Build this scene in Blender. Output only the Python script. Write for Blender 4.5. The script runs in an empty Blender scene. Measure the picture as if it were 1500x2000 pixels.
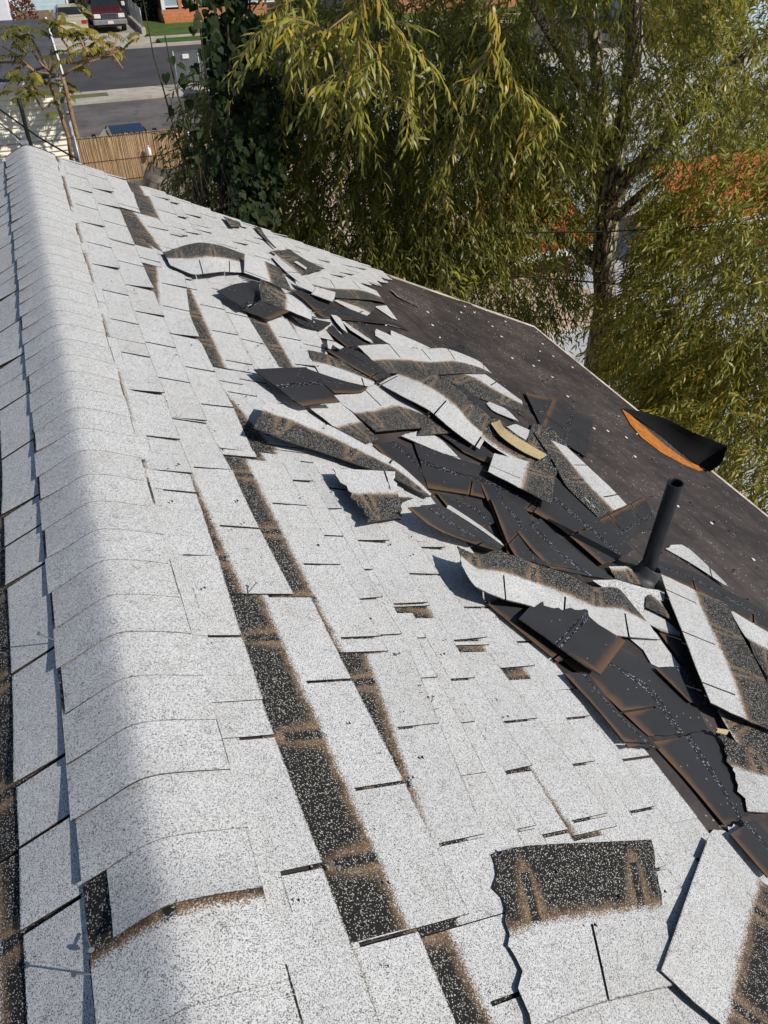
import bpy, bmesh, math, random
import numpy as np
from mathutils import Vector, Matrix

# ------------------------------------------------------------------ camera, light, exposure
S = bpy.context.scene
C = S.collection
rad = math.radians
CAM = Vector((0.1387, 0.0, 7.52))
cam = bpy.data.cameras.new('camera'); cam_o = bpy.data.objects.new('camera', cam); C.objects.link(cam_o)
cam.sensor_fit = 'VERTICAL'; cam.sensor_height = 36.0; cam.sensor_width = 27.0
cam.lens = 26.0; cam.clip_start = 0.05; cam.clip_end = 900.0
az, th = rad(22.7276), rad(40.8811)
F = Vector((math.sin(az)*math.cos(th), math.cos(az)*math.cos(th), -math.sin(th)))
R = Vector((math.cos(az), -math.sin(az), 0)); U = R.cross(F)
cam_o.matrix_world = Matrix(((R.x, U.x, -F.x, CAM.x), (R.y, U.y, -F.y, CAM.y), (R.z, U.z, -F.z, CAM.z), (0, 0, 0, 1)))
S.camera = cam_o
SUN_EL, SUN_AZ = rad(38.5), rad(133.0)
SUND = Vector((math.sin(SUN_AZ)*math.cos(SUN_EL), math.cos(SUN_AZ)*math.cos(SUN_EL), math.sin(SUN_EL)))
W = bpy.data.worlds.new('World'); S.world = W; W.use_nodes = True
nt = W.node_tree; bg = nt.nodes['Background']
sky = nt.nodes.new('ShaderNodeTexSky'); sky.sky_type = 'NISHITA'; sky.sun_disc = False
sky.sun_elevation = SUN_EL; sky.sun_rotation = SUN_AZ; sky.altitude = 1300
nt.links.new(sky.outputs[0], bg.inputs[0]); bg.inputs[1].default_value = 0.085
sl = bpy.data.lights.new('sun', 'SUN'); sl.energy = 4.2; sl.angle = rad(0.53); sl.color = (1.0, 0.95, 0.87)
so = bpy.data.objects.new('sun', sl); C.objects.link(so); so.rotation_euler = SUND.to_track_quat('Z', 'Y').to_euler(); so.location = (20, -20, 30)
S.view_settings.view_transform = 'Standard'; S.view_settings.look = 'None'
S.view_settings.exposure = 0.05; S.view_settings.gamma = 1.0
S.view_settings.use_curve_mapping = False
random.seed(7); rng = np.random.default_rng(11)
rnd = random.uniform

# ------------------------------------------------------------------ object helpers
def link(o, parent=None, label=None, cat=None, group=None, kind=None):
    C.objects.link(o)
    if parent is not None: o.parent = parent
    if label: o['label'] = label
    if cat: o['category'] = cat
    if group: o['group'] = group
    if kind: o['kind'] = kind
    return o
def empty(name, loc, label, cat, group=None):
    o = bpy.data.objects.new(name, None); o.location = loc; o.empty_display_size = .2
    return link(o, None, label, cat, group)
def mesh_obj(name, verts, faces, mats, parent=None, fmat=None, smooth=False, **kw):
    """world-space vertices -> object; children of an Empty are moved into its frame"""
    me = bpy.data.meshes.new(name)
    if parent is not None:
        off = tuple(world_loc(parent)); verts = [(v[0]-off[0], v[1]-off[1], v[2]-off[2]) for v in verts]
    me.from_pydata([tuple(v) for v in verts], [], faces)
    for m in (mats if isinstance(mats, (list, tuple)) else [mats]): me.materials.append(m)
    if fmat is not None: me.polygons.foreach_set('material_index', fmat)
    if smooth: me.polygons.foreach_set('use_smooth', [True]*len(me.polygons))
    me.update()
    return link(bpy.data.objects.new(name, me), parent, **kw)
def world_loc(o):
    l = Vector(o.location)
    while o.parent is not None: o = o.parent; l = l + Vector(o.location)
    return l
def from_bm(name, bm, mats, parent=None, smooth=False, **kw):
    me = bpy.data.meshes.new(name)
    bmesh.ops.recalc_face_normals(bm, faces=bm.faces[:])
    if parent is not None: bmesh.ops.translate(bm, vec=-world_loc(parent), verts=bm.verts[:])
    bm.to_mesh(me); bm.free()
    for m in (mats if isinstance(mats, (list, tuple)) else [mats]): me.materials.append(m)
    if smooth: me.polygons.foreach_set('use_smooth', [True]*len(me.polygons))
    return link(bpy.data.objects.new(name, me), parent, **kw)
def bm_box(bm, x0, x1, y0, y1, z0, z1, mi=0, bevel=0.0, taper=None):
    v = [bm.verts.new(p) for p in ((x0,y0,z0),(x1,y0,z0),(x1,y1,z0),(x0,y1,z0),(x0,y0,z1),(x1,y0,z1),(x1,y1,z1),(x0,y1,z1))]
    if taper:
        cx, cy = (x0+x1)/2, (y0+y1)/2
        for q in v[4:]: q.co.x = cx+(q.co.x-cx)*taper[0]; q.co.y = cy+(q.co.y-cy)*taper[1]
    fs = [bm.faces.new([v[i] for i in f]) for f in ((0,3,2,1),(4,5,6,7),(0,1,5,4),(1,2,6,5),(2,3,7,6),(3,0,4,7))]
    for f in fs: f.material_index = mi
    if bevel: bmesh.ops.bevel(bm, geom=list({e for f in fs for e in f.edges}), offset=bevel, segments=2, affect='EDGES', profile=.6)
    return fs
def box(name, x0, x1, y0, y1, z0, z1, mat, parent=None, bevel=0.0, taper=None, **kw):
    bm = bmesh.new(); bm_box(bm, x0, x1, y0, y1, z0, z1, 0, bevel, taper)
    return from_bm(name, bm, mat, parent, **kw)
def bm_prism(bm, prof, axis, a, b, mi=0):
    """extrude a closed 2-D profile along axis 'x' (profile in y,z) from a to b"""
    def P(p, t): return (t, p[0], p[1]) if axis == 'x' else (p[0], t, p[1])
    A = [bm.verts.new(P(p, a)) for p in prof]; B = [bm.verts.new(P(p, b)) for p in prof]
    n = len(prof); fs = [bm.faces.new(A), bm.faces.new(B[::-1])]
    for i in range(n): fs.append(bm.faces.new((A[i], B[i], B[(i+1) % n], A[(i+1) % n])))
    for f in fs: f.material_index = mi
    return fs
def tube_data(pts, radii, n=6, V=None, Fc=None):
    V = [] if V is None else V; Fc = [] if Fc is None else Fc
    pts = [Vector(p) for p in pts]; base = len(V); up = Vector((0.31, 0.17, 0.93))
    for i, p in enumerate(pts):
        d = (pts[min(i+1, len(pts)-1)]-pts[max(i-1, 0)]).normalized()
        a = d.cross(up)
        if a.length < .05: a = d.cross(Vector((1, 0, 0)))
        a.normalize(); b = d.cross(a); r = radii[i] if isinstance(radii, (list, tuple)) else radii
        for k in range(n):
            t = 2*math.pi*k/n; V.append(tuple(p+a*math.cos(t)*r+b*math.sin(t)*r))
    for i in range(len(pts)-1):
        for k in range(n):
            k2 = (k+1) % n
            Fc.append((base+i*n+k, base+i*n+k2, base+(i+1)*n+k2, base+(i+1)*n+k))
    Fc.append(tuple(base+k for k in range(n))[::-1]); e = base+(len(pts)-1)*n; Fc.append(tuple(e+k for k in range(n)))
    return V, Fc
def tube(name, pts, radii, mat, parent=None, n=6, smooth=True, **kw):
    V, Fc = tube_data(pts, radii, n); return mesh_obj(name, V, Fc, mat, parent, smooth=smooth, **kw)

# ------------------------------------------------------------------ materials
class NT:
    def __init__(self, name):
        self.m = bpy.data.materials.new(name); self.m.use_nodes = True; self.t = self.m.node_tree
        self.b = self.t.nodes['Principled BSDF']; self.out = self.t.nodes['Material Output']
        self.b.inputs['Specular IOR Level'].default_value = .3
    def n(self, typ, **kw):
        x = self.t.nodes.new(typ)
        for k, v in kw.items(): setattr(x, k, v)
        return x
    def L(self, a, b): self.t.links.new(a, b)
    def val(self, x, sock):
        if isinstance(x, (int, float)): sock.default_value = x
        elif isinstance(x, (tuple, list)): sock.default_value = tuple(x)+((1.0,) if len(x) == 3 and len(sock.default_value) == 4 else ())
        else: self.L(x, sock)
    def math(self, op, a, b=0.0, c=0.0, clamp=False):
        x = self.n('ShaderNodeMath', operation=op); x.use_clamp = clamp
        for s, v in zip(x.inputs, (a, b, c)): self.val(v, s)
        return x.outputs[0]
    def mix(self, f, a, b):
        x = self.n('ShaderNodeMix', data_type='RGBA'); self.val(f, x.inputs[0]); self.val(a, x.inputs[6]); self.val(b, x.inputs[7]); return x.outputs[2]
    def ss(self, x, a, b):
        m = self.n('ShaderNodeMapRange'); m.interpolation_type = 'SMOOTHSTEP'; self.val(x, m.inputs[0])
        m.inputs[1].default_value = a; m.inputs[2].default_value = b; return m.outputs[0]
    def noise(self, vec, scale, detail=2, rough=.5):
        x = self.n('ShaderNodeTexNoise'); x.inputs['Scale'].default_value = scale; x.inputs['Detail'].default_value = detail; x.inputs['Roughness'].default_value = rough
        if vec is not None: self.L(vec, x.inputs['Vector'])
        return x.outputs[0]
    def coord(self, which='Object'): return self.n('ShaderNodeTexCoord').outputs[which]
    def bump(self, h, strength=.3, dist=.01):
        x = self.n('ShaderNodeBump'); x.inputs['Strength'].default_value = strength; x.inputs['Distance'].default_value = dist
        self.L(h, x.inputs['Height']); self.L(x.outputs[0], self.b.inputs['Normal'])
    def done(self, col=None, rough=.8, metal=0.0):
        if col is not None: self.val(col, self.b.inputs['Base Color'])
        self.val(rough, self.b.inputs['Roughness']); self.b.inputs['Metallic'].default_value = metal
        return self.m
def plain(name, col, rough=.6, metal=0.0, var=.12, scale=6.0, bump=0.0):
    k = NT(name); v = k.noise(k.coord(), scale, 4, .6)
    dark = tuple(c*(1-var*1.6) for c in col); light = tuple(min(1, c*(1+var)) for c in col)
    if bump: k.bump(v, .4, bump)
    return k.done(k.mix(k.ss(v, .3, .7), dark, light), rough, metal)

def shingle_uv(k):
    uv = k.n('ShaderNodeUVMap'); uv.uv_map = 'uv'
    oi = k.n('ShaderNodeObjectInfo').outputs['Random']
    off = k.n('ShaderNodeCombineXYZ'); k.L(k.math('MULTIPLY', oi, 13.7), off.inputs[0]); k.L(k.math('MULTIPLY', oi, 7.3), off.inputs[1])
    vec = k.n('ShaderNodeVectorMath', operation='ADD'); k.L(uv.outputs[0], vec.inputs[0]); k.L(off.outputs[0], vec.inputs[1])
    sp = k.n('ShaderNodeSeparateXYZ'); k.L(uv.outputs[0], sp.inputs[0])
    return vec.outputs[0], sp.outputs[0], sp.outputs[1], oi
def grain(k, vec, scale):
    v = k.n('ShaderNodeTexVoronoi'); v.voronoi_dimensions = '2D'; v.inputs['Scale'].default_value = scale; k.L(vec, v.inputs['Vector'])
    s = k.n('ShaderNodeSeparateColor'); k.L(v.outputs['Color'], s.inputs[0]); return s.outputs[0], s.outputs[1], v.outputs['Distance']
def tri_d(k, u, off):
    """distance in metres to the nearest cutout line (period 0.305)"""
    f = k.math('FRACT', k.math('ADD', k.math('DIVIDE', u, .305), off)); return k.math('MULTIPLY', k.math('ABSOLUTE', k.math('SUBTRACT', f, .5)), .305)
def make_shingle_top():
    k = NT('white_granule_shingle'); vec, u, v, oi = shingle_uv(k)
    r, r2, d = grain(k, vec, 850); rb, rb2, db = grain(k, vec, 640)
    n1 = k.noise(vec, 28, 3); n2 = k.noise(vec, 7, 2)
    vj = k.math('ADD', v, k.math('ADD', k.math('MULTIPLY', k.math('SUBTRACT', n1, .5), .016), k.math('MULTIPLY', k.math('SUBTRACT', rb, .5), .018)))
    white = k.math('LESS_THAN', vj, .143)
    # weathered white tabs: pale granules, dark specks, a few bare spots
    tone = k.mix(r2, (.50, .50, .507), (.78, .78, .776))
    tone = k.mix(k.math('MULTIPLY', k.ss(n2, .35, .75), .35), tone, (.52, .505, .475))
    wn = k.n('ShaderNodeTexWhiteNoise'); wn.noise_dimensions = '2D'; cv = k.n('ShaderNodeCombineXYZ'); k.L(k.math('FLOOR', k.math('DIVIDE', u, .305)), cv.inputs[0]); k.L(k.math('MULTIPLY', oi, 91.0), cv.inputs[1]); k.L(cv.outputs[0], wn.inputs['Vector'])
    tone = k.mix(k.math('MULTIPLY', wn.outputs[0], .34), tone, k.mix(oi, (.50, .495, .48), (.66, .65, .62)))
    tone = k.mix(k.math('MULTIPLY', k.ss(k.noise(vec, 3.1, 5, .65), .55, .78), .45), tone, (.42, .40, .365))
    speck = k.math('LESS_THAN', r, k.math('ADD', k.math('ADD', .20, k.math('MULTIPLY', k.ss(n1, .5, .85), .2)), k.math('MULTIPLY', k.math('SUBTRACT', 1.0, k.ss(k.math('ADD', v, k.math('MULTIPLY', k.math('SUBTRACT', n1, .5), .012)), .0, .0045)), .42)))
    wcol = k.mix(speck, tone, (.085, .085, .088))
    # sheltered head lap: black granules with pale strays
    bcol = k.mix(k.math('GREATER_THAN', rb, .895), k.mix(rb2, (.006, .006, .006), (.028, .026, .024)), k.mix(rb2, (.30, .28, .25), (.70, .68, .64)))
    # rusty asphalt bleed along the tab line and under the old cutouts
    du = tri_d(k, u, 0.0); up = k.math('SUBTRACT', v, .135)
    wid = k.math('MULTIPLY', .050, k.math('SQRT', k.math('SUBTRACT', 1.0, k.math('DIVIDE', up, k.math('ADD', .105, k.math('MULTIPLY', n2, .07))), clamp=True)))
    duj = k.math('ADD', du, k.math('MULTIPLY', k.math('SUBTRACT', n1, .5), .010))
    halo = k.math('SUBTRACT', 1.0, k.ss(k.math('SUBTRACT', duj, wid), -.030, .010))
    band = k.math('SUBTRACT', 1.0, k.ss(k.math('ADD', up, k.math('MULTIPLY', k.math('SUBTRACT', n1, .5), .05)), .002, .040))
    br = k.math('MAXIMUM', halo, band)
    core = k.math('MULTIPLY', k.math('SUBTRACT', 1.0, k.ss(duj, .007, .020)), k.math('LESS_THAN', up, .105))
    br = k.math('MULTIPLY', br, k.math('SUBTRACT', 1.0, core))
    rust = k.mix(n1, (.150, .088, .045), (.310, .195, .105))
    rust = k.mix(k.math('LESS_THAN', r, .16), rust, (.02, .016, .013)); rust = k.mix(k.math('GREATER_THAN', r, .93), rust, (.6, .57, .52))
    dcol = k.mix(k.math('MULTIPLY', br, .94), bcol, rust)
    col = k.mix(white, dcol, wcol)
    k.bump(k.math('MULTIPLY', d, -1.0), .5, .001)
    return k.done(col, .92)
def make_shingle_back():
    k = NT('asphalt_underside'); vec, u, v, oi = shingle_uv(k)
    r, r2, d = grain(k, vec, 260); n1 = k.noise(vec, 22, 4); n2 = k.noise(vec, 6, 3)
    base = k.mix(n2, (.022, .022, .025), (.042, .042, .046)); base = k.mix(k.math('GREATER_THAN', r, .9985), base, (.30, .29, .28))
    du = tri_d(k, u, .5); nn = k.math('MULTIPLY', k.math('SUBTRACT', n1, .5), .03)
    e = k.math('MULTIPLY', k.math('SUBTRACT', 1.0, k.ss(k.math('ADD', v, nn), .004, .042)), k.ss(n2, .22, .48))
    hw = k.math('MULTIPLY', .034, k.math('SUBTRACT', 1.0, k.math('DIVIDE', v, .15)))
    h = k.math('SUBTRACT', 1.0, k.ss(k.math('SUBTRACT', k.math('ADD', du, nn), hw), -.02, .004))
    br = k.math('MULTIPLY', k.math('MAXIMUM', e, k.math('MULTIPLY', h, k.ss(n2, .30, .55))), .85)
    col = k.mix(br, base, k.mix(n1, (.085, .048, .026), (.20, .110, .058)))
    cut = k.math('MULTIPLY', k.math('LESS_THAN', du, .0022), k.math('LESS_THAN', v, .125)); col = k.mix(cut, col, (.006, .006, .006))
    # double bead of sealant: glossy black dashes with bluish glints painted into the colour
    dash = k.noise(vec, 55, 1)
    b1 = k.math('LESS_THAN', k.math('ABSOLUTE', k.math('SUBTRACT', v, .146)), .0048); b2 = k.math('LESS_THAN', k.math('ABSOLUTE', k.math('SUBTRACT', v, .162)), .0040)
    bead = k.math('MULTIPLY', k.math('MAXIMUM', b1, b2), k.ss(dash, .30, .36))
    col = k.mix(bead, col, k.mix(k.math('GREATER_THAN', r2, .84), (.006, .006, .008), (.26, .28, .36)))
    rough = k.math('SUBTRACT', .62, k.math('MULTIPLY', bead, .35))
    k.bump(k.math('ADD', k.math('MULTIPLY', n1, .5), bead), .35, .002)
    return k.done(col, rough)
def make_felt():
    k = NT('roofing_felt'); co = k.coord(); n1 = k.noise(co, 2.2, 5, .65); n2 = k.noise(co, 14, 4); n3 = k.noise(co, 90, 2)
    col = k.mix(k.ss(n1, .35, .68), (.034, .028, .028), (.074, .060, .057)); col = k.mix(k.math('MULTIPLY', k.ss(n2, .5, .8), .6), col, (.11, .092, .084))
    r, r2, d = grain(k, co, 150); col = k.mix(k.math('GREATER_THAN', r, k.math('SUBTRACT', 1.02, k.math('MULTIPLY', k.ss(n1, .42, .75), .075))), col, (.30, .28, .26))
    sp = k.n('ShaderNodeSeparateXYZ'); k.L(co, sp.inputs[0]); fx = k.math('FRACT', k.math('ADD', k.math('MULTIPLY', sp.outputs[0], 3.6), k.math('MULTIPLY', n1, .06)))
    col = k.mix(k.math('MULTIPLY', k.math('LESS_THAN', fx, .022), .75), col, (.012, .010, .010))
    k.bump(k.math('ADD', k.math('MULTIPLY', n3, .25), k.math('MULTIPLY', k.noise(co, 5, 4, .6), 1.2)), .45, .012); return k.done(col, .68)
def make_leaf(name, lo, hi, yellow, trans=.38):
    k = NT(name); a = k.n('ShaderNodeAttribute'); a.attribute_name = 'tint'; t = a.outputs['Fac']
    col = k.mix(k.ss(t, .0, .75), lo, hi); col = k.mix(k.ss(t, .80, 1.0), col, yellow)
    k.val(col, k.b.inputs['Base Color']); k.b.inputs['Roughness'].default_value = .42; k.b.inputs['Specular IOR Level'].default_value = .45
    tr = k.n('ShaderNodeBsdfTranslucent'); k.L(k.mix(.5, col, tuple(c*1.4 for c in hi)), tr.inputs[0])
    mx = k.n('ShaderNodeMixShader'); mx.inputs[0].default_value = trans; k.L(k.b.outputs[0], mx.inputs[1]); k.L(tr.outputs[0], mx.inputs[2]); k.L(mx.outputs[0], k.out.inputs[0])
    return k.m
def make_bark():
    k = NT('furrowed_bark'); co = k.coord(); mp = k.n('ShaderNodeMapping'); mp.inputs['Scale'].default_value = (11, 11, 1.6); k.L(co, mp.inputs[0])
    v = k.n('ShaderNodeTexVoronoi'); v.feature = 'DISTANCE_TO_EDGE'; v.inputs['Scale'].default_value = 1.6; k.L(mp.outputs[0], v.inputs['Vector'])
    n1 = k.noise(mp.outputs[0], 2.5, 5, .7); h = k.math('ADD', k.ss(v.outputs[0], 0, .22), k.math('MULTIPLY', n1, .5))
    col = k.mix(k.ss(h, .25, 1.2), (.085, .066, .052), (.56, .47, .38)); k.bump(h, .9, .03); return k.done(col, .9)
def make_granular(name, a, b, s1=3.0, s2=40.0, spots=None, rough=.9, bump=.004):
    k = NT(name); co = k.coord(); n1 = k.noise(co, s1, 5, .6); n2 = k.noise(co, s2, 3)
    col = k.mix(k.ss(k.math('ADD', k.math('MULTIPLY', n1, .7), k.math('MULTIPLY', n2, .3)), .35, .65), a, b)
    if spots: col = k.mix(k.math('MULTIPLY', k.ss(k.noise(co, s1*2.7, 3), .56, .72), .7), col, spots)
    k.bump(n2, .35, bump); return k.done(col, rough)
def make_siding(name, col):
    return plain(name, col, .5, 0, .05, 3.0)
def make_brick():
    k = NT('orange_brick'); b = k.n('ShaderNodeTexBrick'); co = k.coord(); mp = k.n('ShaderNodeMapping'); mp.inputs['Rotation'].default_value = (rad(90), 0, 0); k.L(co, mp.inputs[0]); k.L(mp.outputs[0], b.inputs['Vector'])
    b.inputs['Color1'].default_value = (.42, .145, .06, 1); b.inputs['Color2'].default_value = (.50, .20, .09, 1); b.inputs['Mortar'].default_value = (.42, .30, .22, 1)
    b.inputs['Scale'].default_value = 4.5; b.inputs['Mortar Size'].default_value = .02; return k.done(b.outputs[0], .85)
def make_osb():
    k = NT('weathered_plywood'); co = k.coord(); mp = k.n('ShaderNodeMapping'); mp.inputs['Scale'].default_value = (30, 5, 30); k.L(co, mp.inputs[0])
    n1 = k.noise(mp.outputs[0], 2.0, 5, .7); n2 = k.noise(co, 60, 2)
    return k.done(k.mix(k.ss(k.math('ADD', k.math('MULTIPLY', n1, .7), k.math('MULTIPLY', n2, .3)), .35, .65), (.30, .085, .012), (.62, .24, .045)), .7)

M = {}
M['top'] = make_shingle_top(); M['back'] = make_shingle_back(); M['felt'] = make_felt()
M['edge'] = plain('cut_shingle_edge', (.085, .075, .065), .9, 0, .4, 120)
M['edge_dark'] = plain('asphalt_cut_edge', (.030, .024, .020), .85, 0, .4, 120)  # black asphalt, kept dark partly to draw the shadow gap under butts
M['tan'] = plain('tan_granules', (.46, .36, .20), .95, 0, .25, 160, .001)
M['felt_under'] = plain('shade_black_felt', (.004, .004, .004), .8)  # near-black carries the shade on the felt flap; dark crumbs reuse it
M['osb'] = make_osb()
M['drip'] = plain('weathered_white_drip_edge', (.66, .56, .48), .5, 0, .22, 9)
M['pipe'] = plain('black_abs_pipe', (.022, .024, .028), .42, 0, .15, 12)
M['boot'] = plain('grey_lead_boot', (.05, .052, .055), .5, .0, .25, 20)
M['disc'] = plain('white_nail_disc', (.78, .76, .72), .5, 0, .08, 50)
M['steel'] = plain('galvanised_steel', (.45, .45, .46), .35, .9, .1, 30)
M['wall'] = plain('stucco_wall', (.42, .38, .32), .9, 0, .1, 5)
M['wood'] = plain('rough_timber', (.20, .12, .07), .8, 0, .3, 10)
M['bark'] = make_bark()
M['bark_pale'] = plain('smooth_tan_bark', (.30, .185, .10), .8, 0, .25, 14, .004)
M['twig'] = plain('brown_twig', (.15, .085, .045), .75, 0, .3, 20)
M['stem'] = plain('dark_stem', (.045, .032, .022), .8, 0, .3, 20)
M['willow'] = make_leaf('willow_leaf', (.080, .100, .018), (.335, .325, .055), (.58, .38, .05))
M['poplar'] = make_leaf('shaded_poplar_leaf', (.010, .020, .006), (.022, .036, .010), (.06, .06, .015), .15)  # leaf colour lowered to hold the shade under the willow
M['poplar'].node_tree.nodes['Principled BSDF'].inputs['Roughness'].default_value = .65; M['poplar'].node_tree.nodes['Principled BSDF'].inputs['Specular IOR Level'].default_value = .2
M['ailanthus'] = make_leaf('ailanthus_leaf', (.055, .070, .014), (.20, .19, .035), (.48, .34, .04))
M['yellowleaf'] = make_leaf('yellow_leaf', (.20, .20, .03), (.45, .36, .04), (.55, .42, .05))
M['redleaf'] = make_leaf('rusty_leaf', (.10, .035, .018), (.20, .065, .03), (.25, .10, .04))
M['shrub'] = make_leaf('shrub_leaf', (.012, .022, .008), (.03, .05, .015), (.05, .06, .02), .2)
M['asphalt'] = make_granular('street_asphalt', (.056, .051, .053), (.080, .075, .077), .5, 30)
M['lot'] = make_granular('old_asphalt_lot', (.085, .077, .076), (.165, .150, .145), .55, 18, (.05, .045, .045))
M['concrete'] = make_granular('pavement_concrete', (.36, .32, .27), (.50, .45, .38), .9, 25, (.28, .24, .19))
M['patio'] = make_granular('pinkish_patio_concrete', (.44, .33, .24), (.56, .43, .32), .8, 22)
M['paleyard'] = make_granular('pale_grey_concrete', (.40, .41, .42), (.56, .57, .58), .9, 25)
M['earth'] = make_granular('bare_earth', (.13, .10, .075), (.22, .18, .13), .7, 22, (.08, .09, .03))
M['grass'] = make_granular('lawn_grass', (.042, .082, .012), (.075, .132, .020), 1.2, 35, (.14, .14, .03), .9, .03)
M['grassdry'] = make_granular('dry_grass', (.10, .11, .03), (.17, .15, .055), 1.5, 30)
M['siding'] = make_siding('cream_siding', (.90, .84, .68))
M['white'] = plain('white_paint', (.78, .77, .74), .45, 0, .06, 8)
M['roofgrey'] = make_granular('dark_grey_shingle_roof', (.055, .057, .064), (.085, .088, .097), 3, 60)
M['blue_siding'] = make_siding('pale_blue_siding', (.50, .64, .70))
M['taupe'] = plain('taupe_base', (.24, .17, .11), .8)
M['brick'] = make_brick()
M['orangewood'] = plain('orange_wood', (.50, .20, .085), .7, 0, .15, 8)
M['darkwood'] = plain('dark_brown_wood', (.10, .055, .035), .8)
M['orange'] = plain('orange_red_paint', (.50, .11, .03), .6, 0, .18, 2.0)
M['maroon'] = plain('maroon_wall', (.12, .03, .025), .7)
M['glass'] = plain('window_glass', (.30, .38, .44), .12, 0, .1, 2)
M['autoglass'] = plain('car_glass', (.02, .025, .03), .06, 0, .1, 2)
M['tyre'] = plain('tyre_rubber', (.018, .018, .018), .8)
M['chrome'] = plain('chrome', (.55, .55, .56), .18, 1.0, .05, 5)
M['bumper'] = plain('grey_bumper', (.26, .26, .27), .4, .3)
M['maroonpaint'] = plain('maroon_car_paint', (.085, .016, .018), .22, .1, .08, 3)
M['goldpaint'] = plain('pale_gold_car_paint', (.52, .46, .34), .3, .2, .05, 3)
M['bluepaint'] = plain('dark_blue_car_paint', (.006, .014, .042), .15, .1, .08, 3)
M['whitepaint'] = plain('white_car_paint', (.72, .72, .74), .3, 0, .05, 3)
M['lamp'] = plain('headlight_lens', (.75, .72, .66), .1)
M['redlamp'] = plain('red_tail_light', (.45, .02, .02), .2)
M['plate'] = plain('licence_plate', (.70, .62, .60), .5)
M['reed'] = None
def make_reed():
    k = NT('split_reed'); co = k.coord(); mp = k.n('ShaderNodeMapping'); mp.inputs['Scale'].default_value = (60, 60, 2.2); k.L(co, mp.inputs[0])
    n1 = k.noise(mp.outputs[0], 1.0, 4, .7); n2 = k.noise(co, 1.6, 3)
    col = k.mix(k.ss(n1, .30, .70), (.30, .18, .085), (.72, .54, .33)); col = k.mix(k.math('MULTIPLY', k.ss(n2, .45, .7), .4), col, (.60, .47, .32)); return k.done(col, .75)
M['reed'] = make_reed()
M['tarp'] = plain('grey_brown_tarp', (.20, .165, .13), .7, 0, .15, 3)
M['cloth'] = plain('mauve_cloth', (.26, .13, .16), .85, 0, .2, 6)
M['cable'] = plain('black_cable', (.012, .012, .013), .6)
M['plastic'] = plain('clear_white_plastic', (.72, .74, .76), .25)
M['galv'] = plain('grey_chain_link', (.36, .39, .40), .45, .5)

# ------------------------------------------------------------------ roof frame of the house: s along the ridge, t down the slope, h above it
ZR = 6.20; AL = math.atan(.5); CA, SA = math.cos(AL), math.sin(AL)
def roof(s, t, h=0.0, side=1): return (side*(t*CA+h*SA), s, ZR-t*SA+h*CA)
S0, S1, TE = -3.2, 5.50, 4.49
# ------------------------------------------------------------------ the setting: ground, street, pavements
def slab(name, x0, x1, y0, y1, z0, z1, mat): return box(name, x0, x1, y0, y1, z0, z1, mat, kind='structure')
mesh_obj('ground', [(-220, -160, -.06), (260, -160, -.06), (260, 420, -.06), (-220, 420, -.06)], [(0, 1, 2, 3)], M['earth'], kind='structure')
slab('street', -90, 120, 39.5, 50.2, -.2, .0, M['asphalt'])
slab('kerb_near', -90, 120, 39.05, 39.5, -.2, .10, M['concrete'])
slab('kerb_far', -90, 120, 50.2, 50.75, -.2, .10, M['concrete'])
slab('pavement_near', -90, 120, 37.4, 38.25, -.2, .105, M['concrete'])
slab('verge_near', -90, 3.1, 38.25, 39.05, -.2, .09, M['grassdry'])
slab('driveway_apron', 3.1, 120, 38.25, 39.05, -.2, .085, M['concrete'])
slab('asphalt_lot', -6, 8.5, 24.6, 37.4, -.2, .02, M['lot'])
slab('driveway', 1.9, 7.02, 50.75, 72, -.2, .095, M['concrete'])
slab('verge_far', 7.6, 60, 50.75, 52.4, -.2, .10, M['grass'])
slab('verge_far_b', -40, 1.9, 50.75, 53.2, -.2, .10, M['grassdry'])
slab('pavement_far', 7.02, 60, 52.4, 53.2, -.2, .11, M['concrete'])
slab('lawn', 7.30, 60, 53.2, 75, -.2, .12, M['grass'])
slab('side_yard', -40, 1.9, 53.2, 75, -.2, .06, M['earth'])
slab('patio', .4, 10.5, 12.0, 24.15, -.2, .40, M['patio'])
slab('side_driveway', 5.2, 26, -6, 12.0, -.2, .03, M['paleyard'])
slab('back_yard', 10.5, 40, 12.0, 37.4, -.2, .05, M['paleyard'])
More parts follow.
